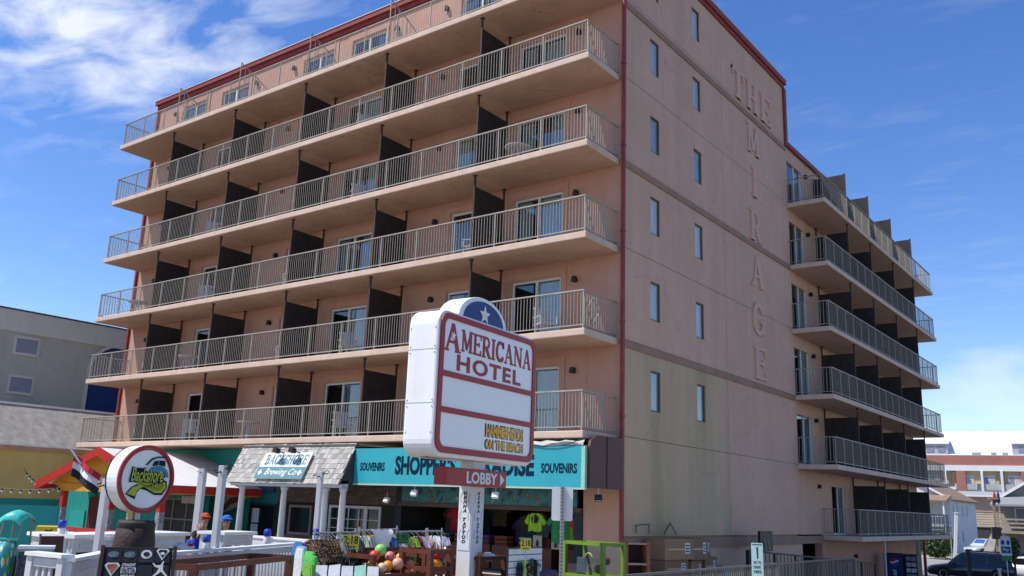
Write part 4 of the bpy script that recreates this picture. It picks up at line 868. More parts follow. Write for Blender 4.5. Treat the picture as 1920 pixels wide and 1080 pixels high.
aw_ = MB().prism([(2.0, 5), (5.4, 5)] + [(x, z) for x, z in arc(3.7, 9.75, 1.7, 1.5, 0, 180, 14)], -.03, .0).build('arched_window', mat('blue_arch_glass', (.025, .055, .17), .2, .1, 1, 0), gb, (-33.0, 0, 0)); aw_.rotation_euler = (0, 0, R(90))
ring(arc(3.7, 9.75, 1.85, 1.65, 0, 180, 14) + [(1.85, 5), (5.55, 5)], arc(3.7, 9.75, 1.7, 1.5, 0, 180, 14) + [(2.0, 5), (5.4, 5)], -.08, 0).build('arch_surround', GRYL, aw_)
sk = thing('rooftop_skylight', 'low blue glazed skylight on the grey block roof', 'skylight', (-36.5, 2.2, 12.28))
MB().add([(0, -2.6, 0), (0, 4.0, 0), (-1.0, 3.6, .85), (-1.0, -2.2, .85), (-2, -2.6, 0), (-2, 4, 0)], [(0, 1, 2, 3), (4, 3, 2, 5), (0, 3, 4), (1, 5, 2)]).build('glazing', mat('blue_glazing', (.05, .14, .30), .2, .1, 1, 0), sk)
for i in range(10): MB().bar((.01, -2.4 + i * .68, .0), (-.99, -2.1 + i * .62, .86), .05).build('glazing_bar', mat('dark_blue_bar', (.03, .06, .12), .5, .1), sk)
# string of bulbs on the mustard wall
b = MB(); lp = sag((-26.7, -7, 4.35), (-22.3, HY - .15, 3.75), .35, 14); b.tube(lp, .012, 5); lq = sag((-26.7, -3.5, 4.5), (-22.3, HY + .1, 4.0), .4, 12); b.tube(lq, .012, 5)
slt = thing('string_lights', 'drooping black strings of small bulbs between mustard wall and hut', 'string lights'); b.build('cord', BLACK, slt)
bulb = MB().ball((0, 0, -.11), .05, 8, 6).mesh('bulb', mat('clear_bulb', (.6, .58, .5), .2, .1, 5, 0)); sock = MB().box(-.025, .025, -.025, .025, -.075, .0).mesh('socket', BLACK)
for p in lp[1:] + lq[1:]: link('bulb', bulb, slt, p); link('socket', sock, slt, p)
tb = ray_at(48, 972, 28); t = thing('teal_notice_board', 'plain light teal board standing against the teal wall', 'board', (tb.x, tb.y, G), 65)
MB().box(-.75, .75, 0, .05, 0, 1.45).build('panel', MATS['light_teal_panel'], t); MB().box(-.8, -.75, -.02, .06, 0, 1.47).build('stile', TEAL, t); MB().box(.75, .8, -.02, .06, 0, 1.47).build('stile', TEAL, t)
tb = ray_at(95, 980, 24); t = thing('covered_cart', 'navy cart with yellow flag-patterned cover beside the hut', 'cart', (tb.x, tb.y, G), 60)
MB().box(-.32, .32, -.3, .3, 0, .75).build('body', mat('navy_cover', (.02, .03, .12), .7, .2), t); MB().prism([(-.2, .78), (.2, .78), (.28, .92), (.26, 1.06), (-.26, 1.06), (-.28, .92)], -.31, .28).build('cover', mat('yellow_cover', (.7, .5, .03), .7, .1), t); MB().prism([(-.1, .84), (.02, .9), (.12, .86), (.05, .95), (.09, 1.02), (0, .97), (-.08, 1.0), (-.04, .92)], -.32, -.311).build('emblem', BLACK, t)
# ---------------------------------------------------------------- bar terrace: fences, counters, posts
def between(name, label, cat, A, B, group=None):
    """a thing whose local x runs from A to B, -y facing the boardwalk; returns it and its length"""
    t = thing(name, label, cat, (A.x, A.y, G), math.degrees(math.atan2(B.y - A.y, B.x - A.x)), group)
    return t, math.hypot(B.x - A.x, B.y - A.y)
picket = MB().box(-.018, .018, -.012, .012, .12, 1.12).mesh('picket', WHITEB)
def fence(A, B, label, step=.1, h=None):
    t, L = between('picket_fence', label, 'fence', A, B, 'white picket fences of the bar terrace'); h = h or (A.z + B.z) / 2 - G
    MB().box(0, L, -.07, .07, h - .035, h).build('cap_rail', WHITE, t); MB().box(.03, L - .03, -.03, -.013, h - .13, h - .05).build('upper_rail', WHITEB, t); MB().box(.03, L - .03, .013, .03, .12, .22).build('lower_rail', WHITEB, t)
    for x in (0.05, L - .05): MB().box(x - .045, x + .045, -.045, .045, 0, h - .04).build('post', WHITEB, t)
    n = int((L - .2) / step)
    for i in range(n): o = link('picket', picket, t, (.1 + step * (i + .5), 0, 0)); o.scale.z = (h - .08) / 1.12
    return t
P0, P1, P2, P3, P4 = ray_at(60, 1031, 10.2), ray_at(128, 1042, 9.7), ray_at(205, 1036, 11.0), ray_at(318, 1030, 11.6), ray_at(600, 1017, 15.4)
fence(P0, P1, 'short white picket fence in front, facing the boardwalk at far left')
fence(P1, P2, 'white picket fence running back behind the black t-shirt board')
fence(P3, P4, 'long white picket fence beside the seated people')
def counter(A, B, label, d=.55, low=.55):
    low = (A.z + B.z) / 2 - G - .24
    t, L = between('bar_counter', label, 'counter', A, B, 'white bar counters on the terrace'); h = (A.z + B.z) / 2 - G
    MB().box(-.05, L + .05, -.1, d, h - .05, h).build('counter_top', WHITE, t); MB().box(0, L, -.04, .0, low, h - .05).build('apron', WHITEB, t)
    MB().box(.12, L - .12, -.055, -.041, low + .05, h - .12).build('apron_panel', mat('grey_white_panel', (.48, .5, .53), .6, .08), t)
    for x in (.05, L - .05):
        for y in (.02, d - .08): MB().box(x - .05, x + .05, y - .04, y + .04, 0, h - .05).build('leg', WHITEB, t)
    MB().box(.2, L - .2, .1, d - .1, .3, .36).build('shelf', BARW, t); MB().box(.1, L - .1, d - .16, d - .13, .0, h - .05).build('dark_back', BARW, t)  # dark sheet added at the back as shade for the open underside
counter(ray_at(135, 1003, 14.2), ray_at(345, 997, 15.9), 'long white bar counter behind the barrel')
counter(ray_at(66, 999, 15.6), ray_at(132, 1003, 14.3), 'short white bar counter end at far left')
counter(ray_at(417, 997, 17.6), ray_at(472, 997, 18.2), 'small white bar counter behind the man in the blue cap')
MB_ = MB
lw = thing('low_terrace_wall', 'low white wall in front of the bar doorway', 'wall', (-14.5, -3.2, G)); MB().box(0, 6.2, 0, .18, 0, .62).build('wall', WHITEB, lw); MB().box(-.03, 6.23, -.04, .22, .62, .68).build('coping', WHITE, lw)
def pole(px_, py_, D, label):
    wq = .042 if D < 20 else .075
    p = ray_at(px_, py_, D); t = thing('white_post', label, 'post', (p.x, p.y, G), random.uniform(0, 30), 'white posts for the string lights'); h = p.z - G
    MB().box(-wq, wq, -wq, wq, 0, h).build('shaft', WHITEB, t, bevel=.006); b = MB(); b.bar((-.14, 0, h - .07), (.14, 0, h - .03), .015); b.bar((0, -.14, h - .1), (0, .12, h - .05), .015); b.tube([(.06, 0, h - .03), (.12, 0, h + .03), (.17, 0, h - .02)], .008, 5); b.build('hook', BLACK, t); return p
pole(201, 898, 13.0, 'white wooden post nearest the round bar sign, by the flag'); pole(381, 879, 23.0, 'white wooden post behind the man in the red cap'); pole(419, 873, 12.6, 'white wooden post standing at the picket fence beside the seated people'); pole(602, 884, 16.2, 'white wooden post behind the clothes racks')
def jug(px_, py_, D, label, s=1.0, support=True):
    p = ray_at(px_, py_, D); t = thing('drink_jug', label, 'jug', (p.x, p.y, p.z - .14 * s), 30, 'white jugs with blue lids')
    MB().lathe([(.055 * s, 0), (.06 * s, .02 * s), (.06 * s, .13 * s), (.05 * s, .15 * s)], n=14).build('body', WHITE, t, smooth=True)
    MB().lathe([(.066 * s, .15 * s), (.062 * s, .25 * s), (.03 * s, .27 * s)], n=14).build('lid', mat('cobalt_plastic', (.015, .05, .42), .35, .06, 4, 0), t, smooth=True)
    MB().tube([(.05 * s, 0, .03 * s), (.1 * s, 0, .05 * s), (.1 * s, 0, .11 * s), (.055 * s, 0, .12 * s)], .012 * s, 6).build('handle', WHITE, t)
jug(387, 1017, 12.75, 'white jug with blue lid on the fence beside the bald man', .72); jug(501, 1006, 16.0, 'white jug with blue lid right of the doorway', .95); jug(592, 1004, 15.6, 'white jug with blue lid next to the rightmost white post', .85); jug(116, 990, 14.4, 'white jug with blue cap on the counter at left', .85); jug(284, 984, 15.4, 'white bottle with blue cap just right of the barrel', .6)
bgp = ray_at(345, 1024, 12.35); t = thing('paper_bag', 'crumpled white and red food bag lying on the fence cap', 'bag', (bgp.x, bgp.y, bgp.z - .05), 50)
rg = random.Random(3); b = MB().ball((0, 0, .04), .07, 14, 9, (1.9, .8, .7)); b.v = [(x + rg.uniform(-.015, .015), y + rg.uniform(-.015, .015), z + rg.uniform(-.014, .014)) for x, y, z in b.v]; b.build('bag', mat('white_paper', (.7, .68, .66), .8, .05), t, smooth=True); MB().box(.05, .11, -.05, .03, .05, .085).build('red_print', REDC, t)
# ---------------------------------------------------------------- people
SKIN1 = mat('skin_tan', (.40, .215, .145), .55, .08, 6, .02, 60); SKIN2 = mat('skin_fair', (.50, .30, .225), .55, .08, 6, .02, 60)
def person(label, px_, py_, D, shirt, skin, legs, rz, lean=.0, arm='rest', hat=None, hair=None, glasses=False):
    """seated on a bar stool, head centre at the pixel; local -y is where the person faces"""
    hp = ray_at(px_, py_, D); S = hp.z - G - .80            # stool height so that the head lands where it is seen
    t = thing('person', label, 'person', (hp.x, hp.y, G), rz, 'people at the terrace bar')
    V = []; E_ = []; RD = []
    def v(x, y, z, r): V.append((x, y, z + S)); RD.append(r); return len(V) - 1
    def e(*c): E_.extend(zip(c[:-1], c[1:]))
    pel = v(0, .04, .08, (.17, .13)); ab = v(0, .03 - lean * .3, .24, (.155, .115)); ch_ = v(0, 0 - lean * .7, .42, (.175, .125)); nk = v(0, -lean, .56, (.075, .075)); nt_ = v(0, -lean * 1.05 - .01, .66, (.06, .06)); hb = v(0, -lean * 1.1 - .02, .74, (.085, .095)); ht = v(0, -lean * 1.1 - .015, .86, (.078, .09))
    e(pel, ab, ch_, nk, nt_, hb, ht)
    for s in (-1, 1):
        sh = v(s * .19, -lean * .85, .5, (.075, .07)); e(ch_, sh)
        if arm == 'chin' and s == 1: el = v(s * .27, -.30, .30, (.05, .05)); wr = v(s * .1, -.26, .55, (.036, .036)); hd = v(s * .05, -.2, .63, (.042, .034))
        else: el = v(s * .27, -.16, .27, (.05, .05)); wr = v(s * .13, -.40, .26, (.036, .036)); hd = v(s * .07, -.48, .27, (.042, .03))
        e(sh, el, wr, hd)
        for q in range(4): f1_ = v(hd and V[hd][0] - s * .03 + (q - 1.5) * .019, V[hd][1] - .045, V[hd][2] - S + .012, (.011, .011)); f2_ = v(V[f1_][0], V[f1_][1] - .035, V[f1_][2] - S - .015, (.009, .009)); e(hd, f1_, f2_)
        th = v(V[hd][0] - s * .045, V[hd][1] + .01, V[hd][2] - S + .03, (.011, .011)); e(hd, th)
        hip = v(s * .1, 0, .05, (.10, .10)); kn = v(s * .15, -.42, .06, (.072, .072)); an = v(s * .15, -.38, -.34, (.045, .045)); ft = v(s * .15, -.52, -.40, (.04, .035)); e(pel, hip, kn, an, ft)
    me = bpy.data.meshes.new('body'); me.from_pydata(V, E_, []); o = bpy.data.objects.new('body', me); col.objects.link(o)
    m = o.modifiers.new('skin', 'SKIN'); m.use_smooth_shade = True
    for i, r in enumerate(RD): o.data.skin_vertices[0].data[i].radius = r
    o.data.skin_vertices[0].data[pel].use_root = True
    o.modifiers.new('sub', 'SUBSURF').levels = 1; o.modifiers['sub'].render_levels = 1
    me2 = bpy.data.meshes.new_from_object(o.evaluated_get(bpy.context.evaluated_depsgraph_get())); bpy.data.objects.remove(o)
    me2.materials.clear()
    for mm in (skin, shirt, legs): me2.materials.append(mm)
    for p in me2.polygons:
        c = p.center; z = c.z - S; p.use_smooth = True
        if z < .14 and c.y > -.46: p.material_index = 2 if z > -.36 else 0
        elif z < .585 and (abs(c.x) < .26 and c.y > -.23 - lean) and not (z > .55 and abs(c.x) < .07): p.material_index = 1
        else: p.material_index = 0
    me2.name = 'body'; bo = link('body', me2, t)
    hy, hz = -lean * 1.1 - .02, S + .80
    b = MB(); b.ball((0, hy - .10, hz - .01), .022, 8, 6, (.7, 1, 1.3)); b.ball((-.085, hy, hz), .024, 8, 6, (.4, .8, 1.3)); b.ball((.085, hy, hz), .024, 8, 6, (.4, .8, 1.3)); b.build('nose_and_ears', skin, t, smooth=True)
    b = MB(); [b.ball((s * .033, hy - .088, hz + .025), .014, 8, 6, (1.2, .6, .7)) for s in (-1, 1)]; b.build('eyes', mat('eye_dark', (.04, .03, .03), .3, .1), t)
    MB().box(-.03, .03, hy - .099, hy - .088, hz - .062, hz - .052).build('mouth', mat('lip', (.3, .1, .09), .6, .1), t)
    if glasses: MB().box(-.075, .075, hy - .108, hy - .095, hz + .01, hz + .045).build('sunglasses', BLACK, t)
    if hat: 
        b = MB(); b.ball((0, hy + .005, hz + .05), .108, 14, 8, (.93, 1.05, .78)); b.add([(-.075, hy - .07, hz + .055), (.075, hy - .07, hz + .055), (.055, hy - .19, hz + .04), (-.055, hy - .19, hz + .04), (-.075, hy - .07, hz + .068), (.075, hy - .07, hz + .068), (.055, hy - .19, hz + .05), (-.055, hy - .19, hz + .05)], [(0, 1, 2, 3), (4, 7, 6, 5), (0, 4, 5, 1), (1, 5, 6, 2), (2, 6, 7, 3), (3, 7, 4, 0)]); b.build('cap', hat, t, smooth=True)
    if hair:
        b = MB(); b.ball((0, hy + .03, hz + .03), .108, 12, 8, (.95, .95, 1.05)); b.tube([(0, hy + .06, hz + .02), (0, hy + .1, hz - .1), (.0, hy + .1, hz - .22)], [.08, .085, .05], 10); b.build('hair', hair, t, smooth=True)
    MB().lathe([(.17, S - .06), (.18, S - .03), (.17, S)], n=16).build('stool_seat', BARW, tstool(t, hp)) if False else None
    return t, S
def stool(t, S, label):
    st_ = thing('bar_stool', label, 'stool', tuple(t.location), math.degrees(t.rotation_euler.z), 'bar stools under the seated people')
    MB().lathe([(.17, S - .06), (.18, S - .04), (.17, S - .02)], n=16).build('seat', BARW, st_)
    for i in range(4): a = math.pi / 4 + i * math.pi / 2; MB().bar((.1 * math.cos(a), .1 * math.sin(a), S - .06), (.2 * math.cos(a), .2 * math.sin(a), 0), .03).build('leg', BARW, st_)
PP = [person('bald man in blue shirt resting his chin on his hand', 377, 986, 19.0, cl('royal', (.02, .05, .38)), SKIN1, cl('navy_shorts', (.03, .04, .08)), 62, .06, 'chin'),
      person('person in orange-red cap and black top behind the bald man', 383, 973, 21.0, BLK, SKIN1, cl('dark_shorts', (.04, .04, .045)), 75, .03, 'rest', hat=cl('orange_red', (.5, .07, .03)), glasses=True),
      person('person in blue cap and charcoal top at the small white counter', 423, 977, 21.0, cl('charcoal', (.03, .035, .04)), SKIN1, cl('grey_shorts', (.1, .1, .1)), 80, .03, 'rest', hat=cl('sky_blue', (.03, .14, .5)), glasses=True),
      person('long-haired person in denim blue partly hidden by the white post', 408, 994, 18.4, cl('denim', (.09, .13, .28)), SKIN2, cl('denim_shorts', (.07, .1, .2)), 70, .05, 'rest', hair=mat('brown_hair', (.16, .08, .03), .6, .3, 20, .1, 60))]
for (t, S), lb_ in zip(PP, ('bar stool under the bald man', 'bar stool under the person in the orange-red cap', 'bar stool under the person in the blue cap', 'bar stool under the long-haired person')): stool(t, S, lb_)
# ---------------------------------------------------------------- merchandise on the boardwalk
# black board of printed t-shirts
ab_ = ray_at(262, 1027, 9.7); af = thing('tshirt_board', 'slanted black display board of printed dark t-shirts', 'display board', (ab_.x, ab_.y, G), 57)
AH = ab_.z - G; W2 = .305
fb_ = thing  # alias unused
def slant(x, z, off=0): return (x, -.42 * (1 - z / AH) - off, z)
b = MB(); b.add([slant(-W2, .12), slant(W2, .12), slant(W2, AH), slant(-W2, AH), (-W2, .05, AH), (W2, .05, AH), (W2, -.3, .12), (-W2, -.3, .12)], [(0, 1, 2, 3), (3, 2, 5, 4), (4, 5, 6, 7), (0, 3, 4, 7), (1, 6, 5, 2), (0, 7, 6, 1)]); b.build('panel', mat('black_felt', (.014, .014, .016), .9, .2, 6, .05), af)
for s in (-1, 1): MB().bar((s * (W2 + .02), -.45, 0), (s * (W2 + .02), .02, AH + .01), .035, .06).build('side_leg', mat('black_brown_frame', (.03, .018, .014), .6, .3), af); MB().bar((s * (W2 + .02), .4, 0), (s * (W2 + .02), .04, AH - .05), .03, .05).build('rear_leg', BROWNW, af)
LT = mat('print_white', (.62, .62, .6), .7, .15, 12, 0); LTB = mat('print_slate', (.12, .16, .2), .7, .3, 14, 0); PRR = mat('print_maryland', (.30, .10, .05), .7, .6, 18, 0)
tilt_b = math.atan2(.42, AH)
def on_board(name, poly, m, cx, cz, k=0):
    o = MB().prism(poly, -.004 - k * .003, -.001 - k * .003).build(name, m, af, slant(cx, cz, .004)); o.rotation_euler = (-tilt_b, 0, 0); return o
def ring_poly(a, c): return ell(a, c, 20)
def shield(s): return [(-.08 * s, .045 * s), (-.055 * s, .075 * s), (.055 * s, .075 * s), (.08 * s, .045 * s), (0, -.075 * s)]
cols4 = (-.22, -.075, .07, .215)
for i, cx in enumerate(cols4):
    for r_, cz in enumerate((AH - .07, AH - .215, AH - .36)):
        on_board('tshirt', [(-.07, -.065), (.07, -.065), (.066, .06), (-.066, .06)], mat(f'dark_tee_{(i + r_) % 3}', ((.018, .02, .03), (.02, .022, .02), (.03, .03, .04))[(i + r_) % 3], .9, .2, 9, .05), cx, cz)
for cx, m in ((-.22, LTB), (-.075, LTB)): on_board('emblem', ring_poly(.055, .03), m, cx, AH - .065, 1); on_board('emblem', star(0, 0, .035), m, cx, AH - .065, 2)
on_board('emblem', arc(0, 0, .05, .042, 0, 340, 17), LT, .07, AH - .06, 1); on_board('emblem', arc(0, 0, .028, .022, 0, 340, 17), BLACK, .07, AH - .06, 2); on_board('emblem', shield(.75), LT, .215, AH - .06, 1); on_board('emblem', shield(.52), BLACK, .215, AH - .055, 2); on_board('emblem', ell(.022, .014, 14), LT, .215, AH - .052, 3)
on_board('emblem', shield(.85), LT, -.22, AH - .2, 1); on_board('emblem', shield(.62), PRR, -.22, AH - .195, 2)
for s, z, h in (('STRAIGHT', .17, .03), ('OUTTA', .215, .045), ('MARYLAND', .27, .03)):
    if s == 'OUTTA': on_board('print_block', [(-.066, -.027), (.066, -.027), (.066, .027), (-.066, .027)], LT, -.075, AH - .205, 1)
    text(s, .12, h, BLACK if s == 'OUTTA' else LT, af, slant(-.135, AH - z - (.0 if s != 'OUTTA' else .012), .012), .003, .02, rot=(-tilt_b, 0, 0))
# leaping figure print
on_board('leaping_figure', [(-.005, .06), (.01, .085), (.025, .11), (.035, .105), (.025, .07), (.03, .03), (.03, .0), (.07, -.05), (.1, -.085), (.09, -.095), (.05, -.06), (.01, -.02), (-.03, -.055), (-.08, -.085), (-.085, -.075), (-.04, -.03), (-.02, .02), (-.07, .04), (-.1, .08), (-.09, .085), (-.05, .055)], LT, .21, AH - .2, 1).scale = (.78, 1, .78)
for cx in (-.21, -.08, .07, .215): on_board('emblem', ell(.04, .022, 16), LT if cx > 0 else PRR, cx, AH - .345, 1)
# stained wood display bins
def bin_(label, A, B, d, rails, h=None, back=True, open_front=False, group='stained wooden sale bins'):
    t, L = between('wooden_bin', label, 'bin', A, B, group); h = h or (A.z + B.z) / 2 - G
    for x in (.04, L - .04):
        for y in (.04, d - .04): MB().box(x - .04, x + .04, y - .04, y + .04, 0, h).build('post', BROWNW, t)
    for zr in rails:
        if not (open_front and zr == 1): MB().box(.08, L - .08, 0, .035, h * zr - .065, h * zr).build('front_slat', BROWNW, t)
        MB().box(.08, L - .08, d - .035, d, h * zr - .065, h * zr).build('rear_slat', BROWNW, t)
        for x in (.005, L - .04): MB().box(x, x + .035, .08, d - .08, h * zr - .065, h * zr).build('side_slat', BROWNW, t)
    MB().box(.05, L - .05, .04, d - .04, h * rails[-1] - .14, h * rails[-1] - .11).build('shelf', BROWNW, t)
    return t, L, h
bin_('empty stained wooden bin in front of the picket fence', ray_at(368, 1055, 10.4), ray_at(552, 1044, 12.4), .62, (1, .68))
t1, L1, h1 = bin_('stained wooden bin filled with bright balls', ray_at(700, 1031, 14.4), ray_at(805, 1026, 15.2), .8, (1, .74, .6), h=1.08, open_front=True)
ballc = [('lime', (.25, .6, .12)), ('red', (.62, .06, .05)), ('orange', (.75, .26, .03)), ('yellow', (.75, .5, .04)), ('peach', (.65, .36, .26)), ('white and orange', (.7, .5, .35)), ('pink', (.65, .2, .22)), ('gold', (.6, .35, .04)), ('coral', (.7, .2, .12))]
def local(t, x, y, z): return Matrix.Translation(t.location) @ Matrix.Rotation(t.rotation_euler.z, 4, 'Z') @ Vector((x, y, z))
for i, ((nm, c), (x, y, z, r)) in enumerate(zip(ballc, ((.42, .35, 1.13, .095), (.27, .3, 1.05, .085), (.42, .16, .9, .085), (.16, .2, .93, .075), (.6, .14, .93, .095), (.3, .14, .88, .075), (.62, .36, 1.03, .08), (.78, .3, 1.0, .085), (.86, .16, .9, .08)))):
    p = local(t1, x * L1 / 1.1, y, z); o = MB().ball((0, 0, 0), r, 16, 10).build('beach_ball', mat(f'ball_{i}', c, .35, .05, 2, 0), None, p, smooth=True); tag(o, f'{nm} ball in the wooden bin by the clothes racks', 'ball', 'balls in the wooden bin')
t2, L2, h2 = bin_('stained wooden bin with orange toys next to the sign column', ray_at(808, 1030, 14.6), ray_at(852, 1030, 15.0), .7, (1, .78, .55), h=1.17)
t2b, L2b, h2b = bin_('stained wooden bin of folded clothes behind the sign column', ray_at(812, 1040, 16.2), ray_at(882, 1034, 17.0), .7, (1, .8), h=1.02)
t3, L3, h3 = bin_('stained wooden bin of towels right of the sign column', ray_at(900, 1035, 15.2), ray_at(953, 1032, 15.8), .7, (1, .7), h=1.06)
def lumps(t, L, z, items, d=.5, s=1.0):
    for i, (nm, m, cat_, x, y, dz, sx, sz) in enumerate(items):
        p = local(t, x * L, y, z + dz); rg = random.Random(i + int(L * 100)); b = MB().ball((0, 0, 0), .12 * s, 12, 7, (sx, 1.2, sz)); b.v = [(a + rg.uniform(-.01, .01), c + rg.uniform(-.01, .01), e + rg.uniform(-.008, .008)) for a, c, e in b.v]
        tag(b.build(cat_.replace(' ', '_'), m, None, p, smooth=True), nm, cat_, 'small goods in the wooden bins')
lumps(t2, L2, 1.0, [('orange beach toy in the bin beside the sign column', cl('toy_orange', (.7, .22, .03)), 'toy', .4, .1, -.06, .8, .8), ('lime green ring toy in the bin beside the sign column', cl('toy_lime', (.25, .5, .05)), 'toy', .5, .08, -.33, .9, .7), ('orange ring toy low in the bin beside the sign column', cl('toy_ring', (.7, .33, .05)), 'toy', .15, .08, -.33, .8, .7), ('red and white packet in the bin beside the sign column', REDC, 'packet', .5, .1, .08, .9, .4)])
lumps(t2b, L2b, .95, [('folded dark blue garment in the bin behind the column', BLU, 'clothing', .3, .3, .05, 1.2, .5), ('folded lilac garment in the bin behind the column', LIL, 'clothing', .6, .3, .08, 1.3, .5), ('folded white garment in the bin behind the column', WHT, 'clothing', .8, .3, .12, 1.0, .5)])
lumps(t3, L3, .98, [('rolled orange towel in the bin right of the column', cl('towel_orange', (.7, .25, .1)), 'towel', .2, .25, .1, 1.3, .6), ('white spotted towel in the bin right of the column', WHT, 'towel', .6, .2, .06, 1.3, .6), ('pink hat on the bin right of the column', PNK, 'hat', .35, .35, .22, 1.0, .8)])
p = local(t3, 0, .7, 0); t = thing('bin_headboard', 'stained wooden header board behind the towels', 'board', p, math.degrees(t3.rotation_euler.z)); MB().box(0, L3, 0, .04, 0, 1.2).build('board', BROWNW, t)
p = local(t1, 0, .86, 0); t = thing('bin_headboard', 'stained wooden header rail behind the balls', 'board', p, math.degrees(t1.rotation_euler.z)); MB().box(0, L1 + .3, 0, .04, .9, 1.14).build('board', BROWNW, t)
# clothes racks
def rack(label, A, B, garments, z, group):
    t, L = between('clothes_rack', label, 'clothes rack', A, B, 'chrome clothes racks'); h = z - G
    MB().tube([(0, 0, h), (L, 0, h)], .016, 8).build('rail', GREYM, t)
    for x in (.03, L - .03): MB().tube([(x, 0, 0), (x, 0, h + .06)], .014, 8).build('upright', GREYM, t); MB().bar((x, -.28, .02), (x, .28, .02), .03).build('foot', GREYM, t)
    seen = {}
    for i, (nm, m, ln) in enumerate(garments):
        seen[nm] = seen.get(nm, 0) + 1
    cnt = {}
    n = len(garments)
    for i, (nm, m, ln) in enumerate(garments):
        cnt[nm] = cnt.get(nm, 0) + 1
        o_ = ('' if seen[nm] == 1 else ['first ', 'second ', 'third ', 'fourth ', 'fifth ', 'sixth ', 'seventh ', 'eighth ', 'ninth '][cnt[nm] - 1])
        p = local(t, L * (i + .6) / n, 0, h - ln - .05); g = thing('hanging_garment', f'{o_}{nm} from the left on the {group}', 'garment', p, math.degrees(t.rotation_euler.z) + 78 + random.uniform(-14, 14), 'garments on the ' + group)
        link('cloth', shirt_mesh(.44, ln, m, 'cloth', .1), g); MB().tube([(-.14, 0, ln - .02), (0, 0, ln + .05), (.14, 0, ln - .02)], .006, 4).build('hanger', BLACK, g)
    return t, L
def camo():
    m = cl('brown_print', (.10, .05, .03)); 
    if 'done' not in m:
        nt_ = m.node_tree; bs = nt_.nodes['Principled BSDF']; vo = nt_.nodes.new('ShaderNodeTexVoronoi'); vo.inputs['Scale'].default_value = 55
        co = nt_.nodes.new('ShaderNodeTexCoord'); cr = nt_.nodes.new('ShaderNodeValToRGB'); e = cr.color_ramp.elements; e[0].color = (.015, .012, .01, 1); e[0].position = .35; e[1].color = (.32, .22, .12, 1); e[1].position = .75; q = e.new(.55); q.color = (.11, .045, .025, 1)
        nt_.links.new(co.outputs['Object'], vo.inputs['Vector']); nt_.links.new(vo.outputs['Color'], cr.inputs[0]); nt_.links.new(cr.outputs[0], bs.inputs['Base Color']); m['done'] = 1
    return m
CM = camo(); DN = cl('dark_slate', (.025, .03, .035)); STR = cl('grey_stripe', (.3, .33, .33)); PALEG = cl('pale_green', (.42, .5, .42))
rkA, RL = rack('near chrome clothes rack with brown and black garments', ray_at(588, 1003, 14.6), ray_at(668, 1000, 15.6), [('brown patterned top', CM, .78)] * 5 + [('striped black shirt', STR, .7), ('black long shirt', BLK, .85), ('slate long shirt', DN, .85), ('grey-striped shirt', STR, .8), ('jet black dress', BLK, .9), ('dark slate dress', DN, .9), ('black dress', BLK, .9)], 3.17, 'near clothes rack')
rkB, RLB = rack('long chrome clothes rack with white, yellow and blue garments', ray_at(672, 1001, 16.2), ray_at(745, 997, 17.8), [('green dress', PALEG, .95), ('white dress', WHT, .95), ('bright yellow dress', YLC, .95), ('second bright yellow shirt', YLC, .8), ('pale lemon shirt', cl('lemon', (.6, .6, .25)), .7), ('deep blue shirt', BLU, .6), ('deep blue vest', BLU, .6), ('pale pink striped shirt', cl('pale_pink', (.62, .5, .46)), .5), ('white and blue shirt', cl('blue_white', (.45, .52, .6)), .55), ('cream shirt', cl('cream', (.65, .6, .5)), .5)], 3.18, 'long clothes rack')
rkC, RLC = rack('far chrome clothes rack with green and purple garments', ray_at(742, 998, 18.0), ray_at(800, 998, 19.0), [('green printed top', GRN, .6), ('olive printed top', cl('olive', (.14, .17, .05)), .6), ('lime printed top', LIME, .55), ('maroon top', cl('maroon', (.12, .02, .03)), .6), ('lilac scarf', LIL, .55), ('tan shirt', ORC, .6)], 3.12, 'far clothes rack')
rkD, RLD = rack('chrome clothes rack with lilac-white shirts by the entrance', ray_at(800, 997, 19.2), ray_at(830, 997, 19.6), [('pale lilac shirt', cl('pale_lilac', (.5, .5, .6)), .75), ('white shirt', WHT, .75), ('grey-lilac shirt', cl('grey_lilac', (.4, .4, .5)), .75)], 3.12, 'entrance clothes rack')
tw = local(rkB, .05, -.02, 3.1 - G); t = thing('draped_towel', 'white towel draped in a swag over the clothes rack', 'towel', tw, math.degrees(rkB.rotation_euler.z) - 10)
b = MB(); vs = []
for i in range(11):
    for j in range(5): x = i / 10 * .62; vs.append((x, -.2 - .08 * math.sin(j * .8), .1 - .42 * math.sin(math.pi * i / 10) * (j / 4) ** .8 - .12 * j / 4 + .015 * math.sin(i * 2 + j)))
b.add(vs, [(i * 5 + j, (i + 1) * 5 + j, (i + 1) * 5 + j + 1, i * 5 + j + 1) for i in range(10) for j in range(4)]); b.build('cloth', WHT, t, smooth=True)
def price(px_, py_, D, s, m, label, w_=.26, h_=.22):
    p = ray_at(px_, py_, D); t = thing('price_sign', label, 'price sign', p, 48, 'price cards on the racks'); MB().box(-w_ / 2, w_ / 2, 0, .012, -h_ / 2, h_ / 2).build('card', m, t)
    text(s, w_ * .86, h_ * .55, BLACK, t, (-w_ * .43, -.001, -h_ * .14), .002, .02); b = MB()
    for i in range(4): b.box(-w_ * .28 + i * w_ * .15, -w_ * .19 + i * w_ * .15, -.003, -.001, -h_ * .4, -h_ * .28)
    b.build('small_print', BLACK, t); MB().bar((0, .012, -h_ / 2), (0, .012, -h_ / 2 - .5), .012).build('stem', GREYM, t)
PYL = mat('price_yellow', (.68, .6, .06), .6, .05, 6, 0)
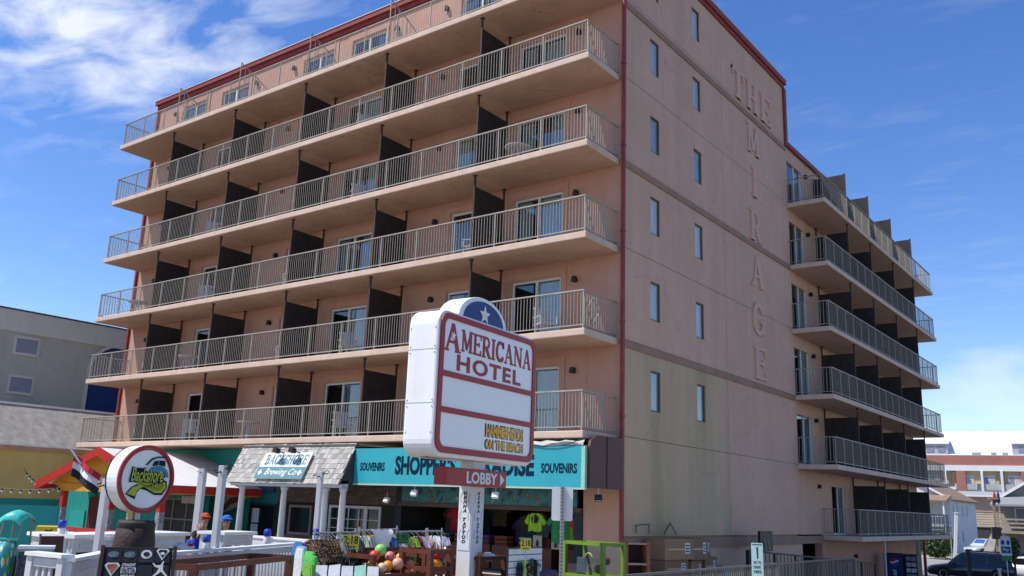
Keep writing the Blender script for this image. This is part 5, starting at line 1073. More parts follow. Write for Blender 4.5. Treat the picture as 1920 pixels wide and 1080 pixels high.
price(658, 1016, 15.0, '2:18', PYL, 'yellow price card on the near clothes rack'); price(754, 1010, 17.2, '2.95', mat('price_green', (.05, .25, .1), .6, .1, 6, 0), 'green price card on the far clothes rack', .24, .18); price(986, 1021, 14.9, '2:18', PYL, 'yellow price card above the flip-flop panel', .17, .18)
# white tees lying on a slanted board
wb = ray_at(650, 1061, 12.4); t = thing('white_tshirt_board', 'low slanted display of white printed t-shirts', 'display board', (wb.x, wb.y, G), 46); wh = wb.z - G
for i in range(5):
    x0 = -.4 + i * .165; m = (cl('off_white', (.5, .51, .53)),) * 3 + (cl('mint', (.25, .48, .37)), cl('off_white', (.5, .51, .53))); m = m[i]
    MB().add([(x0, -.35, wh - .4), (x0 + .16, -.35, wh - .4), (x0 + .155, .0, wh + .02 * (i % 2)), (x0 + .01, .0, wh), (x0, -.33, wh - .42), (x0 + .16, -.33, wh - .42)], [(0, 1, 2, 3), (4, 5, 1, 0)]).build('tshirt', m, t)
    o = MB().prism([(-.035, -.03), (0, -.045), (.04, -.02), (.02, .01), (.045, .04), (0, .03), (-.03, .05), (-.02, .01)], -.004, 0).build('print', (LTB, LTB, LTB, mat('print_teal', (.03, .2, .22)), mat('print_pink', (.55, .2, .35)))[i], t, (x0 + .08, -.18 - .022, wh - .195 + .02)); o.rotation_euler = (R(-41), 0, 0); o.scale = (1.3, 1, 1.3)
MB().box(-.42, .44, -.3, .1, 0, wh - .45).build('box_stand', BARW, t)
# body boards
for i, (nm, m, px_, py_, D, hgt) in enumerate((('royal blue', cl('foam_blue', (.06, .18, .45)), 541, 1014, 12.9, .95), ('pale blue', cl('foam_pale', (.3, .45, .55)), 546, 1022, 12.7, .9), ('lime green', cl('foam_lime', (.15, .6, .12)), 562, 1032, 12.6, .85), ('bright green', cl('foam_green', (.12, .55, .1)), 566, 1040, 12.4, .8), ('dark lime', cl('foam_dark', (.18, .45, .06)), 562, 1054, 12.2, .7))):
    p = ray_at(px_, py_, D); t = thing('body_board', f'{nm} foam body board leaning by the empty bin', 'body board', (p.x, p.y, G), 5, 'foam body boards'); h = p.z - G
    sh_ = [(x * .62, z) for x, z in [(-.17, 0), (.17, 0), (.2, h * .3), (.19, h * .75), (.12, h - .02), (.07, h), (-.07, h), (-.12, h - .02), (-.19, h * .75), (-.2, h * .3)]]
    o = MB().prism(sh_, 0, .05).build('foam', m, t); o.rotation_euler = (R(-8), 0, 0); o = MB().prism([(x * .8, z * .97 + .01) for x, z in sh_], -.006, -.001).build('deck_pad', WHT if i == 1 else m, t); o.rotation_euler = (R(-8), 0, 0)
# flip-flop panel
A, B = ray_at(954, 1027, 15.0), ray_at(1016, 1025, 15.8); fp, FL = between('slatwall_display', 'white slat panel hung with flip-flops', 'display panel', A, B); FH = A.z - G
MB().box(0, FL, 0, .03, 0, FH).build('backing', mat('groove_grey', (.1, .1, .1), .8, .1), fp)
zz_ = .02; r_ = 0
while zz_ < FH - .05:
    xs = [0, .16, .42, FL] if r_ % 2 else [0, .28, .52, FL]; xs = [min(q, FL) for q in xs]
    for a_, c_ in zip(xs[:-1], xs[1:]):
        if c_ - a_ > .02: MB().box(a_ + .006, c_ - .006, -.012, 0, zz_, zz_ + .085).build('slat', WHITE, fp)
    zz_ += .1; r_ += 1
def flip(x, z, m, label, tilt=0):
    p = local(fp, x, -.06, z); t = thing('flip_flop', label, 'flip-flop', p, math.degrees(fp.rotation_euler.z) + tilt, 'flip-flops on the white panel')
    MB().prism([(-.045, -.26), (.045, -.26), (.05, -.12), (.045, -.05), (.02, 0), (-.02, 0), (-.045, -.06), (-.05, -.14)], -.02, .02).build('sole', m, t); MB().tube([(-.045, -.01, -.14), (0, -.06, -.06), (.045, -.01, -.14)], .01, 5).build('strap', BLACK, t)
for i, (x, z, m, nm) in enumerate(((.24, 1.0, DN, 'navy'), (.37, 1.03, LIME, 'lime green'), (.52, .98, CM, 'brown printed'), (.6, 1.05, cl('moss', (.06, .09, .03)), 'moss green'), (.68, 1.03, BLK, 'black'), (.75, 1.02, STR, 'grey striped'))): flip(x, z, m, f'{nm} flip-flop on the white slat panel', (-20, 0, 25, 40, 50, 60)[i])
tb = local(fp, FL + .18, .1, 0); t = thing('covered_table', 'small table under a speckled purple cloth', 'table', tb, 50); b = MB().lathe([(.3, 0), (.29, .5), (.27, .8), (.25, .84), (.02, .86)], n=16); b.build('cloth', mat('speckled_purple', (.09, .07, .11), .9, .7, 40, .1), t)
t = hang(*local(fp, FL - .05, .35, .55), .36, .65, LIME, 'lime green shirt behind the flip-flop panel', 50, 'garments by the flip-flop panel')
# lime green display case
GC = mat('lime_green_timber', (.15, .25, .02), .6, .1, 4, .06, 40)
A, B, C2 = ray_at(1060, 1013, 18.0), ray_at(1131, 1018, 17.3), ray_at(1152, 1016, 17.9); gc, GL = between('display_case', 'lime green timber and glass display case', 'display case', A, B); GH = A.z - G; GD = .55
for x in (0, GL):
    for y in (0, GD): MB().box(x - .035, x + .035, y - .035, y + .035, 0, GH).build('post', GC, gc)
for z in (GH - .06, .62, .28):
    MB().box(.035, GL - .035, -.03, .03, z, z + .06).build('front_rail', GC, gc); MB().box(.035, GL - .035, GD - .03, GD + .03, z, z + .06).build('rear_rail', GC, gc)
    for x in (0, GL): MB().box(x - .03, x + .03, .035, GD - .035, z, z + .06).build('side_rail', GC, gc)
MB().box(.0, GL, .0, GD, .6, .615).build('shelf', mat('grey_shelf', (.15, .15, .15), .7, .1), gc); MB().box(.0, GL, GD - .02, GD - .01, .3, GH - .05).build('backing', mat('taupe_backing', (.13, .12, .105), .8, .2), gc)
MB().quad((.03, 0, .68), (GL - .03, 0, .68), (GL - .03, 0, GH - .06), (.03, 0, GH - .06)).build('glass', glassmat('case_glass', (.8, .84, .8), .03), gc)
for nm, cat_, m, x, z, f in (('round cream ring in the lime display case', 'ring', mat('cream_ring', (.6, .58, .4), .5, .1), .55, .95, 0), ('square white frame in the lime display case', 'frame', WHITE, .28, .82, 1), ('olive disc in the lime display case', 'disc', mat('olive_disc', (.25, .24, .05), .5, .1), .85, .78, 2), ('plum hanging toy in the lime display case', 'toy', mat('plum_toy', (.18, .05, .08), .5, .1), 1.1, .95, 2)):
    p = local(gc, x * GL / 1.25, .2, z); t = thing('case_item', nm, cat_, p, math.degrees(gc.rotation_euler.z), 'goods in the lime display case')
    if f == 0: MB().tube([(.1 * math.cos(a), 0, .11 * math.sin(a)) for a in [i * math.pi / 8 for i in range(17)]], .014, 6, False).build('ring', m, t)
    elif f == 1: frame_box(MB(), -.1, .1, -.13, .15, 0, .02, .03).build('frame', m, t); MB().box(-.08, .08, .01, .02, -.11, .13).build('panel', m, t)
    else: MB().prism(arc(0, 0, .09, .08, 0, 337, 15), 0, .04).build('disc', m, t)
# street sign back on perforated post
sp_ = ray_at(1055, 912, 11.0); sv_ = thing('street_sign', 'blank white back of a street sign on a perforated steel post', 'street sign', (sp_.x, sp_.y, G), 35)
perf = mat('perforated_steel', (.33, .33, .33), .5, .1, 5, 0, metal=.5)
PHH = sp_.z - G
MB().box(-.022, .022, -.022, .022, 0, PHH).build('post', perf, sv_)
hm = MB().lathe([(.009, 0), (.009, .002)], n=8).mesh('hole', BLACK)
for i in range(int(PHH / .04)): link('hole', hm, sv_, (0, -.0235, .03 + i * .04), (R(90), 0, 0)); link('hole', hm, sv_, (-.0235, 0, .03 + i * .04), (R(90), 0, R(-90)))
MB().prism(rrect(-.125, .125, PHH - .4, PHH - .005, .025, 3), .024, .028).build('plate', WHITE, sv_)
# toy jeep ride at far left
jp = ray_at(14, 1020, 11.2); jr = thing('painted_ride_jeep', 'flower-painted kiddie ride jeep with teal canopy at far left', 'ride', (jp.x, jp.y, G), 38)
jr.scale = (.32, .32, 1)
ro = ray_at(25, 970, 11.2).z - G; hd_ = ray_at(20, 1016, 11.0).z - G
def paint_mat():
    m = mat('flower_painted_hood', (.1, .35, .3), .4, .1); nt_ = m.node_tree; bs = nt_.nodes['Principled BSDF']; vo = nt_.nodes.new('ShaderNodeTexVoronoi'); vo.inputs['Scale'].default_value = 11; co = nt_.nodes.new('ShaderNodeTexCoord'); cr = nt_.nodes.new('ShaderNodeValToRGB'); cr.color_ramp.interpolation = 'CONSTANT'
    e = cr.color_ramp.elements; e[0].color = (.02, .22, .25, 1); e[1].position = .42; e[1].color = (.12, .35, .04, 1)
    for p_, c_ in ((.55, (.02, .3, .4, 1)), (.68, (.65, .62, .5, 1)), (.76, (.05, .26, .16, 1)), (.88, (.6, .4, .15, 1))): q = e.new(p_); q.color = c_
    nt_.links.new(co.outputs['Object'], vo.inputs['Vector']); nt_.links.new(vo.outputs['Color'], cr.inputs[0]); nt_.links.new(cr.outputs[0], bs.inputs['Base Color']); return m
PM = paint_mat(); TQ = mat('turquoise_canopy', (.05, .5, .42), .4, .06, 3, 0)
def jring(x, hw, z0, z1, r=.06): return [(x, -hw, z0), (x, -hw, z1 - r), (x, -hw + r, z1), (x, hw - r, z1), (x, hw, z1 - r), (x, hw, z0)]
b = MB(); b.loft([[(p[1], p[0], p[2]) for p in jring(y, hw, .3, z1)] for y, hw, z1 in ((-.62, .2, hd_ - .3), (-.55, .27, hd_ - .16), (-.3, .31, hd_ - .04), (0, .33, hd_))]); b.build('hood', PM, jr, smooth=True)
MB().loft([[(p[1], p[0], p[2]) for p in jring(y, .36, .25, z1)] for y, z1 in ((0, hd_ - .1), (.25, hd_ - .25), (.9, hd_ - .25))]).build('tub', mat('dark_tub', (.05, .035, .03), .6, .3), jr)
MB().box(-.3, .3, -.66, -.6, hd_ - .45, hd_ - .38).build('bumper', BLACK, jr)
for s in (-1, 1):
    MB().tube([(s * .31, 0, hd_), (s * .3, .16, ro - .03)], .02, 8).build('windscreen_post', mat('tan_post', (.3, .2, .1), .6, .2), jr); MB().tube([(s * .33, .85, hd_ - .3), (s * .3, .8, ro)], .03, 8).build('rear_post', mat('tan_post', (.3, .2, .1)), jr)
    MB().tube([(s * .36, -.5 + .28 * (1 - math.cos(a)), .25 + .3 * math.sin(a)) for a in [i * math.pi / 8 for i in range(9)]], .05, 8).build('fender', BLACK, jr)
    w_ = MB().lathe([(.09, -.06), (.2, -.06), (.22, -.02), (.22, .02), (.2, .06), (.09, .06)], n=18).build('wheel', BLACK, jr, (s * .36, -.22, .22)); w_.rotation_euler = (0, R(90), 0)
MB().loft([[(x, y, ro + .05 - .06 * (x / .38) ** 2 + dz - .05 * max(0, -y)) for x in (-.38, -.2, 0, .2, .38)] + [(x, y, ro + .03 - .06 * (x / .38) ** 2 + dz - .05 * max(0, -y)) for x in (.38, .2, 0, -.2, -.38)] for y, dz in ((-.12, -.05), (.0, .0), (.4, .03), (.85, .0), (.95, -.04))]).build('canopy', TQ, jr, smooth=True)
MB().tube([(-.31, .0, hd_ + .02), (.31, 0, hd_ + .02)], .015, 6).build('windscreen_rail', TQ, jr); MB().ball((-.1, .3, hd_ - .1), .12, 10, 7, (1, .6, 1)).build('seat_doll', mat('gold_plush', (.45, .25, .08), .9, .3), jr)
# menu box with speckled black panel
mb = ray_at(70, 1023, 11.0); t = thing('menu_stand', 'white-topped stand with speckled black panel beside the ride jeep', 'stand', (mb.x, mb.y, G), 60); h = mb.z - G
MB().box(-.17, .17, -.12, .12, h - .03, h).build('top', WHITE, t); MB().box(-.16, .16, -.11, .11, 0, h - .03).build('body', mat('grey_stand', (.3, .31, .31), .7, .1), t); MB().box(-.155, .0, -.12, -.112, .05, h - .06).build('speckled_panel', mat('speckled_black', (.06, .06, .07), .7, .9, 45, .1), t); MB().box(.015, .155, -.12, -.112, h - .2, h - .04).build('green_panel', mat('sage_panel', (.3, .4, .35), .7, .1), t)
mb = ray_at(98, 1012, 11.6); t = thing('wooden_sandwich_board', 'small brown sandwich board behind the far-left fence', 'board', (mb.x, mb.y, G), 80); h = mb.z - G + .04
MB().add([(-.12, -.25, 0), (.12, -.25, 0), (.12, 0, h), (-.12, 0, h), (-.12, .25, 0), (.12, .25, 0)], [(0, 1, 2, 3), (4, 3, 2, 5), (0, 3, 4), (1, 5, 2)]).build('boards', BROWNW, t); MB().bar((-.13, -.25, 0), (-.13, 0, h + .02), .02).build('edge', mat('tan_post', (.3, .2, .1)), t)
# ---------------------------------------------------------------- side alley: boxes, shelf, ramp railings, vending machines
CARD = mat('cardboard', (.27, .165, .095), .85, .1, 3, .06, 30); CARD2 = mat('cardboard_dark', (.22, .13, .075), .85, .1, 3, .06, 30); TAPE = mat('packing_tape', (.42, .30, .18), .4, .05, 5, 0); LBL = mat('paper_label', (.55, .56, .58), .8, .1, 20, 0)
def carton(y, z, sy, sz, sx, m, label, x=.25, rz=0):
    t = thing('cardboard_box', label, 'box', (x, y, z), rz, 'stacked cardboard boxes'); MB().box(0, sx, 0, sy, 0, sz).build('carton', m, t, bevel=.006)
    MB().box(sx + .001, sx + .003, sy * .1, sy * .9, sz * .46, sz * .54).build('tape', TAPE, t); MB().box(sx + .0035, sx + .0055, sy * .68, sy * .86, sz * .28, sz * .8).build('label', LBL, t); b = MB()
    for q in range(3): b.box(sx + .006, sx + .007, sy * .70, sy * .84, sz * (.36 + .14 * q), sz * (.42 + .14 * q))
    b.build('print', BLACK, t); return t
BZ = 1.35
bxs = [(.55, 0, 2.0, .55, .6, 'lowest long brown carton in the left stack'), (.95, .55, 1.55, .48, .55, 'middle brown carton of the left stack'), (.95, 1.03, 1.6, .57, .55, 'top brown carton of the left stack'), (2.65, 0, .9, .45, .55, 'bottom carton of the middle stack'), (2.65, .45, .85, .52, .5, 'narrow labelled carton in the middle stack'), (2.6, .99, 1.0, .62, .55, 'big tan carton on top of the middle stack'), (3.6, 0, .95, .5, .5, 'bottom carton of the right stack'), (3.6, .5, .9, .55, .5, 'upper carton of the right stack'), (4.55, 0, .55, .58, .45, 'small carton at the right of the stacks'), (3.62, 1.06, .55, .5, .45, 'grey-green carton topmost on the right stack')]
for i, (y, z, sy, sz, sx, lb_) in enumerate(bxs): carton(y, BZ + z, sy, sz - .01, sx, mat('grey_green_card', (.12, .14, .13), .85, .1) if 'grey-green' in lb_ else (CARD, CARD2)[i % 2], lb_, .25 + (i % 3) * .03, (0, 2, -3, 1, 4, -2)[i % 6])
pb = thing('blue_carton', 'small pale blue carton right of the brown boxes', 'box', (.25, 5.15, BZ)); MB().box(0, .4, 0, .42, 0, .75).build('carton', mat('pale_blue_card', (.3, .38, .45), .8, .06), pb); MB().box(.0, .402, .1, .3, .755, .758).build('tape', TAPE, pb)
MB().box(.05, 1.4, -1.2, 6.2, ST, BZ - .003).build('loading_platform', conc)['kind'] = 'structure'
shf = thing('wooden_shelf', 'tall red-brown wooden shelf rack against the side wall', 'shelf', (.45, -.7, BZ + .0), 48)
for x in (0, .6): MB().box(x, x + .1, -.2, .2, 0, 1.56).build('stile', mat('orange_brown_wood', (.20, .085, .045), .7, .25, 5, .1), shf)
for z in (0, .5, .95, 1.46): MB().box(.1, .6, -.2, .2, z, z + .045).build('shelf_board', mat('pale_shelf_edge', (.36, .25, .17), .7, .2), shf)
MB().box(.1, .6, .17, .2, .05, 1.46).build('back', mat('dark_shelf_back', (.035, .018, .013), .8, .2), shf)
# steel handrails with balusters along the ramp
def handrail(x, ya, yb, za, zb, label, m, hgt=1.15, step=.12):
    t = thing('ramp_railing', label, 'railing', (x, ya, za - hgt)); L = yb - ya; s = (zb - za) / L
    MB().bar((0, 0, hgt), (0, L, hgt + (zb - za)), .07, .05).build('top_rail', m, t); MB().bar((0, 0, .15), (0, L, .15 + (zb - za)), .04).build('bottom_rail', m, t)
    for i in range(int(L / 1.8) + 1): y = i * L / int(L / 1.8); MB().box(-.03, .03, y - .03, y + .03, -.35 + s * y, hgt + s * y).build('post', m, t)
    b = MB(); n = int(L / step)
    for i in range(n): y = (i + .5) * L / n; b.box(-.01, .01, y - .01, y + .01, .15 + s * y, hgt + s * y)
    b.build('balusters', m, t, kind='stuff')
DGR = mat('weathered_grey_rail', (.13, .12, .108), .6, .2, 4, .05, 60); DBR = mat('dark_brown_rail', (.05, .035, .03), .6, .2, 4, .05, 60)
handrail(3.4, -7.0, 9.3, 2.41, 2.41, 'long grey steel railing along the front of the side ramp', DGR)
handrail(1.5, 5.4, 18.6, 2.58, 1.86, 'sloping dark railing along the hotel wall behind the ramp', DBR, 1.0, .32)
up_ = thing('utility_post', 'black electric panel on a short pole by the side wall', 'electric panel', (.9, 7.7, 1.2)); MB().tube([(0, 0, 0), (0, 0, 1.4)], .03, 8).build('pole', BLACK, up_); MB().box(-.04, .04, -.55, .55, 1.35, 2.0).build('panel', BLACK, up_, (.05, .25, -.05)); MB().bar((.1, -1.2, 1.38), (.1, .3, 1.38), .05).build('pipe', DGR, up_)
for q in (.0, .28): MB().bar((.1, q, 1.72), (.1, q + .2, 1.32), .02).build('conduit', GREYM, up_)
MB().box(-.05, .05, -1.2, -.9, .2, 1.36).build('lower_post', BLACK, up_)
hk = thing('wall_hooks', 'thin black wire brackets on the side wall above the boxes', 'bracket', (.06, 0, 3.05)); b = MB()
b.bar((0, .75, .0), (0, .75, .22), .02); b.bar((0, .75, .22), (0, 1.5, .26), .02); b.bar((0, 1.5, .26), (0, 1.5, .0), .02); b.build('bracket', BLACK, hk)
b = MB(); b.bar((.1, 2.2, -.02), (.1, 2.6, .3), .025); b.bar((.1, 2.6, .3), (.1, 3.0, -.02), .02); b.build('bracket', BLACK, hk)
ps = ray_at(1419, 1018, 12.0); pk = thing('parking_sign', 'narrow pale green parking instruction sign with arrow', 'sign', (ps.x, ps.y, G), 28); PH2 = ps.z - G
MB().prism(rrect(-.07, .07, PH2 - .48, PH2, .012, 2), -.004, 0).build('plate', mat('pale_mint_plate', (.5, .66, .62), .5, .05, 5, 0), pk); DG = mat('dark_green_print', (.01, .07, .06), .6, .1)
MB().box(-.06, .06, -.006, -.0045, PH2 - .025, PH2 - .015).build('border', DG, pk); MB().box(-.06, .06, -.006, -.0045, PH2 - .465, PH2 - .455).build('border', DG, pk); MB().prism([(-.01, PH2 - .05), (.012, PH2 - .05), (.012, PH2 - .19), (-.004, PH2 - .19)], -.006, -.0045).build('meter_symbol', DG, pk)
for i, s in enumerate(('PAY TO', 'PARK', 'HERE')): text(s, .09, .035, DG, pk, (-.045, -.0045, PH2 - .25 - i * .055), .0015, .02)
MB().prism([(-.045, PH2 - .425), (.015, PH2 - .425), (.015, PH2 - .435), (.05, PH2 - .415), (.015, PH2 - .395), (.015, PH2 - .407), (-.045, PH2 - .407)], -.006, -.0045).build('arrow', DG, pk); MB().box(-.02, .02, 0, .03, 0, PH2).build('post', GREYM, pk)
vm = thing('vending_machine', 'dark blue cola vending machine with round red white and blue logo', 'vending machine', (.42, 24.0, ST + .02)); MB().box(0, .86, 0, .8, 0, 1.9).build('cabinet', mat('vending_blue', (.012, .022, .085), .35, .1, 2, 0), vm, bevel=.02); MB().box(.0, .86, -.02, -.002, .05, 1.86).build('front', mat('vending_front', (.012, .03, .12), .3, .1, 2, 0), vm)
def half(a0, a1, m, nm, y): MB().prism(arc(.5, 1.5, .19, .19, a0, a1, 14), y - .004, y).build(nm, m, vm)
half(20, 200, mat('logo_red', (.5, .02, .03), .4, .05), 'logo_top', -.022); half(200, 380, mat('logo_blue', (.02, .08, .35), .4, .05), 'logo_base', -.022); MB().prism([(.31, 1.46), (.4, 1.44), (.55, 1.5), (.69, 1.55), (.68, 1.6), (.55, 1.57), (.4, 1.5), (.315, 1.53)], -.03, -.0265).build('logo_band', WHITE, vm)
text('pepsi', .85, .26, mat('logo_text', (.45, .55, .7), .4, .05), vm, (.63, -.022, .3), .004, .02, rot=(0, R(-90), 0))
v2 = thing('snack_machine', 'glass-fronted snack machine beside the blue vending machine', 'vending machine', (1.34, 24.1, ST + .02)); MB().box(0, .55, 0, .8, 0, 1.88).build('cabinet', BLACK, v2)
for i in range(6): MB().box(.06, .5, -.02, -.002, .3 + i * .26, .48 + i * .26).build('snack_row', mat(f'snack_{i % 3}', ((.4, .45, .5), (.3, .32, .36), (.2, .22, .3))[i % 3], .4, .6, 16, 0), v2)
MB().box(.27, .29, -.03, -.021, .2, 1.85).build('door_bar', BLACK, v2)
for x, y, m, nm in ((1.72, 24.7, mat('grey_pier', (.25, .22, .2), .8, .15), 'pier'),): MB().box(x, x + .16, y, y + .2, ST, 2.74).build(nm, m, hotel)
MB().box(1.62, 1.74, 26.5, 26.62, ST, 2.74).build('red_pillar', RED, hotel); MB().box(1.45, 1.53, 20.2, 20.28, ST, 2.74).build('pipe', GREYM, hotel)
for (y, z) in ((19.0, 1.9), (21.0, 2.0)): link('wall_lamp', lamp_mesh, hotel, (-.03, y, z), (0, 0, R(90)))
# ---------------------------------------------------------------- vehicles
TYRE = mat('tyre_rubber', (.015, .015, .016), .85, .2, 8, .1); RIMM = mat('alloy_rim', (.5, .5, .52), .3, .1, 6, 0, metal=.8); CGL = glassmat('car_glass', (.1, .11, .12), .0, .04, .2, (.008, .009, .01)); LGT = mat('headlamp_glass', (.6, .63, .66), .15, .1, 8, 0); TLT = mat('tail_lamp', (.3, .01, .01), .25, .1, 8, 0)
def vehicle(label, cat_, loc, rz, L, Wd, H, paint, suv=True):
    """front at local -x; lofted body with separate glass, lamps, wheels"""
    t = thing('parked_car', label, cat_, loc, rz, 'cars on the side street'); hw = Wd / 2; belt = H * (.56 if suv else .6); h2 = L / 2
    st_ = [(-h2, .45, .62 * belt, .72), (-h2 + .12, .28, .78 * belt, .86), (-h2 + .5, .24, .86 * belt, .96), (-h2 + 1.15, .23, .97 * belt, 1.0), (0, .22, belt * 1.02, 1.0), (h2 - .9, .23, belt * 1.04, 1.0), (h2 - .3, .26, belt * 1.03, .97), (h2 - .05, .34, belt * .98, .9), (h2, .5, belt * .8, .84)]
    rings = [[(x, -hw * k * .9, z0), (x, -hw * k, z0 + .15), (x, -hw * k, (z0 + z1) / 2 + .08), (x, -hw * k * .96, z1 - .07), (x, -hw * k * .86, z1), (x, hw * k * .86, z1), (x, hw * k * .96, z1 - .07), (x, hw * k, (z0 + z1) / 2 + .08), (x, hw * k, z0 + .15), (x, hw * k * .9, z0)] for x, z0, z1, k in st_]
    MB().loft(rings).build('body', paint, t, smooth=True)
    if suv: prof = [(-h2 + 1.2, belt), (-h2 + 1.95, H - .06), (-h2 + 2.4, H), (h2 - .7, H - .02), (h2 - .25, H - .12), (h2 - .08, belt)]
    else: prof = [(-h2 + 1.25, belt), (-h2 + 2.05, H - .05), (-h2 + 2.5, H), (h2 - 1.6, H - .02), (h2 - .95, H - .2), (h2 - .45, belt)]
    def cab(xz, k): x, z = xz; f = (z - belt) / (H - belt); return hw * (.87 - .15 * f) * k
    n = len(prof); b = MB(); v = [(x, -cab((x, z), 1), z) for x, z in prof] + [(x, cab((x, z), 1), z) for x, z in prof]
    b.add(v, [(i, i + 1, n + i + 1, n + i) for i in range(n - 1)] + [tuple(range(n - 1, -1, -1)), tuple(range(n, 2 * n))]); b.build('cabin', paint, t)
    zl, zh = belt + .05, H - .13
    for s in (-1, 1):
        xa, xb = prof[0][0] + .32, prof[-1][0] - .14; cuts = [xa, -h2 + 2.35, -h2 + 3.35, xb] if suv else [xa, -h2 + 2.5, xb - .25]
        for c0, c1 in zip(cuts[:-1], cuts[1:]):
            ta = .52 if c0 == xa else .03; tb_ = (.12 if suv else .4) if c1 == cuts[-1] else .03
            q = [(c0 + .02, zl), (c1 - .03, zl), (c1 - tb_, zh), (c0 + ta, zh)]; v = [(x, s * (cab((x, z), 1) + .006), z) for x, z in q]; MB().add(v, [(0, 1, 2, 3)]).build('side_window', CGL, t)
        for wx in (-h2 + .92, h2 - .95):
            w_ = link('wheel', None, t, (wx, s * (hw - .1), .36)); w_.rotation_euler = (R(90), 0, 0)
            MB().lathe([(.2, -.11), (.33, -.11), (.365, -.05), (.365, .05), (.33, .11), (.2, .11)], n=24).build('tyre', TYRE, w_); MB().lathe([(.21, -.1), (.22, .112 * 1), (.06, .1)] if s < 0 else [(.06, -.1), (.22, -.112), (.21, .1)], n=24).build('rim', RIMM, w_)
            b = MB(); b.add([(wx + .42 * math.cos(a), s * (hw + .004), .36 + .42 * math.sin(a)) for a in [i * math.pi / 10 for i in range(11)]] + [(wx - .42, s * (hw + .004), .23), (wx + .42, s * (hw + .004), .23)], [tuple(range(11)) + (11, 12)]); b.build('wheel_arch', BLACK, t)
        MB().ball((-h2 + 1.55, s * (hw + .06), belt + .1), .11, 10, 7, (.7, 1, .7)).build('mirror', paint, t, smooth=True)
        MB().ball((-h2 + .2, s * hw * .68, belt * .72), .16, 10, 7, (.6, 1.1, .55)).build('headlight', LGT, t, smooth=True); MB().ball((h2 - .12, s * hw * .74, belt * .85), .14, 10, 7, (.5, .8, 1.2)).build('tail_light', TLT, t, smooth=True)
    q = [(prof[0][0] + .1, belt + .06), (prof[1][0] - .04, H - .1)]; o = .012; MB().add([(q[0][0] - o, -hw * .74, q[0][1] + o), (q[0][0] - o, hw * .74, q[0][1] + o), (q[1][0] - o, hw * .62, q[1][1] + o), (q[1][0] - o, -hw * .62, q[1][1] + o)], [(0, 1, 2, 3)]).build('windscreen', CGL, t)
    q = [(prof[-1][0] - .02, belt + .1), (prof[-2][0] + .02, H - .2)]; MB().add([(q[0][0] + .03, -hw * .7, q[0][1]), (q[0][0] + .03, hw * .7, q[0][1]), (q[1][0] + .03, hw * .6, q[1][1]), (q[1][0] + .03, -hw * .6, q[1][1])], [(0, 1, 2, 3)]).build('rear_window', CGL, t)
    MB().box(-h2 - .012, -h2 + .1, -hw * .4, hw * .4, .48, .64).build('grille', BLACK, t); MB().box(-h2 - .02, -h2 - .0, -.26, .26, .36, .47).build('number_plate', WHITE, t)
    if suv:
        for s in (-1, 1): MB().bar((-h2 + 2.3, s * hw * .62, H + .05), (h2 - .7, s * hw * .62, H + .03), .04).build('roof_rack', BLACK, t)
CP = lambda n, c: mat(n, c, .25, .04, 2, 0, spec=.6, coat=.6)
a_, b_ = ray_at(1746, 1060, 64), ray_at(1893, 1060, 64); rzv = math.degrees(math.atan2(b_.y - a_.y, b_.x - a_.x)); mid = (a_ + b_) / 2
vehicle('dark navy SUV parked side-on at the alley end', 'car', (mid.x, mid.y, ST + .02), rzv, 4.8, 1.9, 1.68, CP('navy_car_paint', (.01, .014, .03)))
p = ray_at(1912, 1050, 69); vehicle('white low sedan behind the navy SUV', 'car', (p.x + .8, p.y, ST + .02), 172, 4.6, 1.82, 1.42, CP('white_car_paint', (.7, .7, .7)), False)
p = ray_at(1880, 1032, 78); vehicle('black sedan parked beyond the white sedan', 'car', (p.x + .6, p.y, ST + .02), 5, 4.7, 1.82, 1.45, CP('black_car_paint', (.012, .012, .014)), False)
p = ray_at(1845, 1020, 112); vehicle('silver SUV seen nose-on by the white house', 'car', (p.x, p.y, ST + .02), 60, 4.6, 1.9, 1.75, CP('silver_car_paint', (.5, .5, .5)))
p = ray_at(1731, 1018, 112); vehicle('dark car half hidden behind the hotel corner', 'car', (p.x, p.y, ST + .02), 8, 4.6, 1.85, 1.5, CP('charcoal_car_paint', (.03, .03, .032)), False)
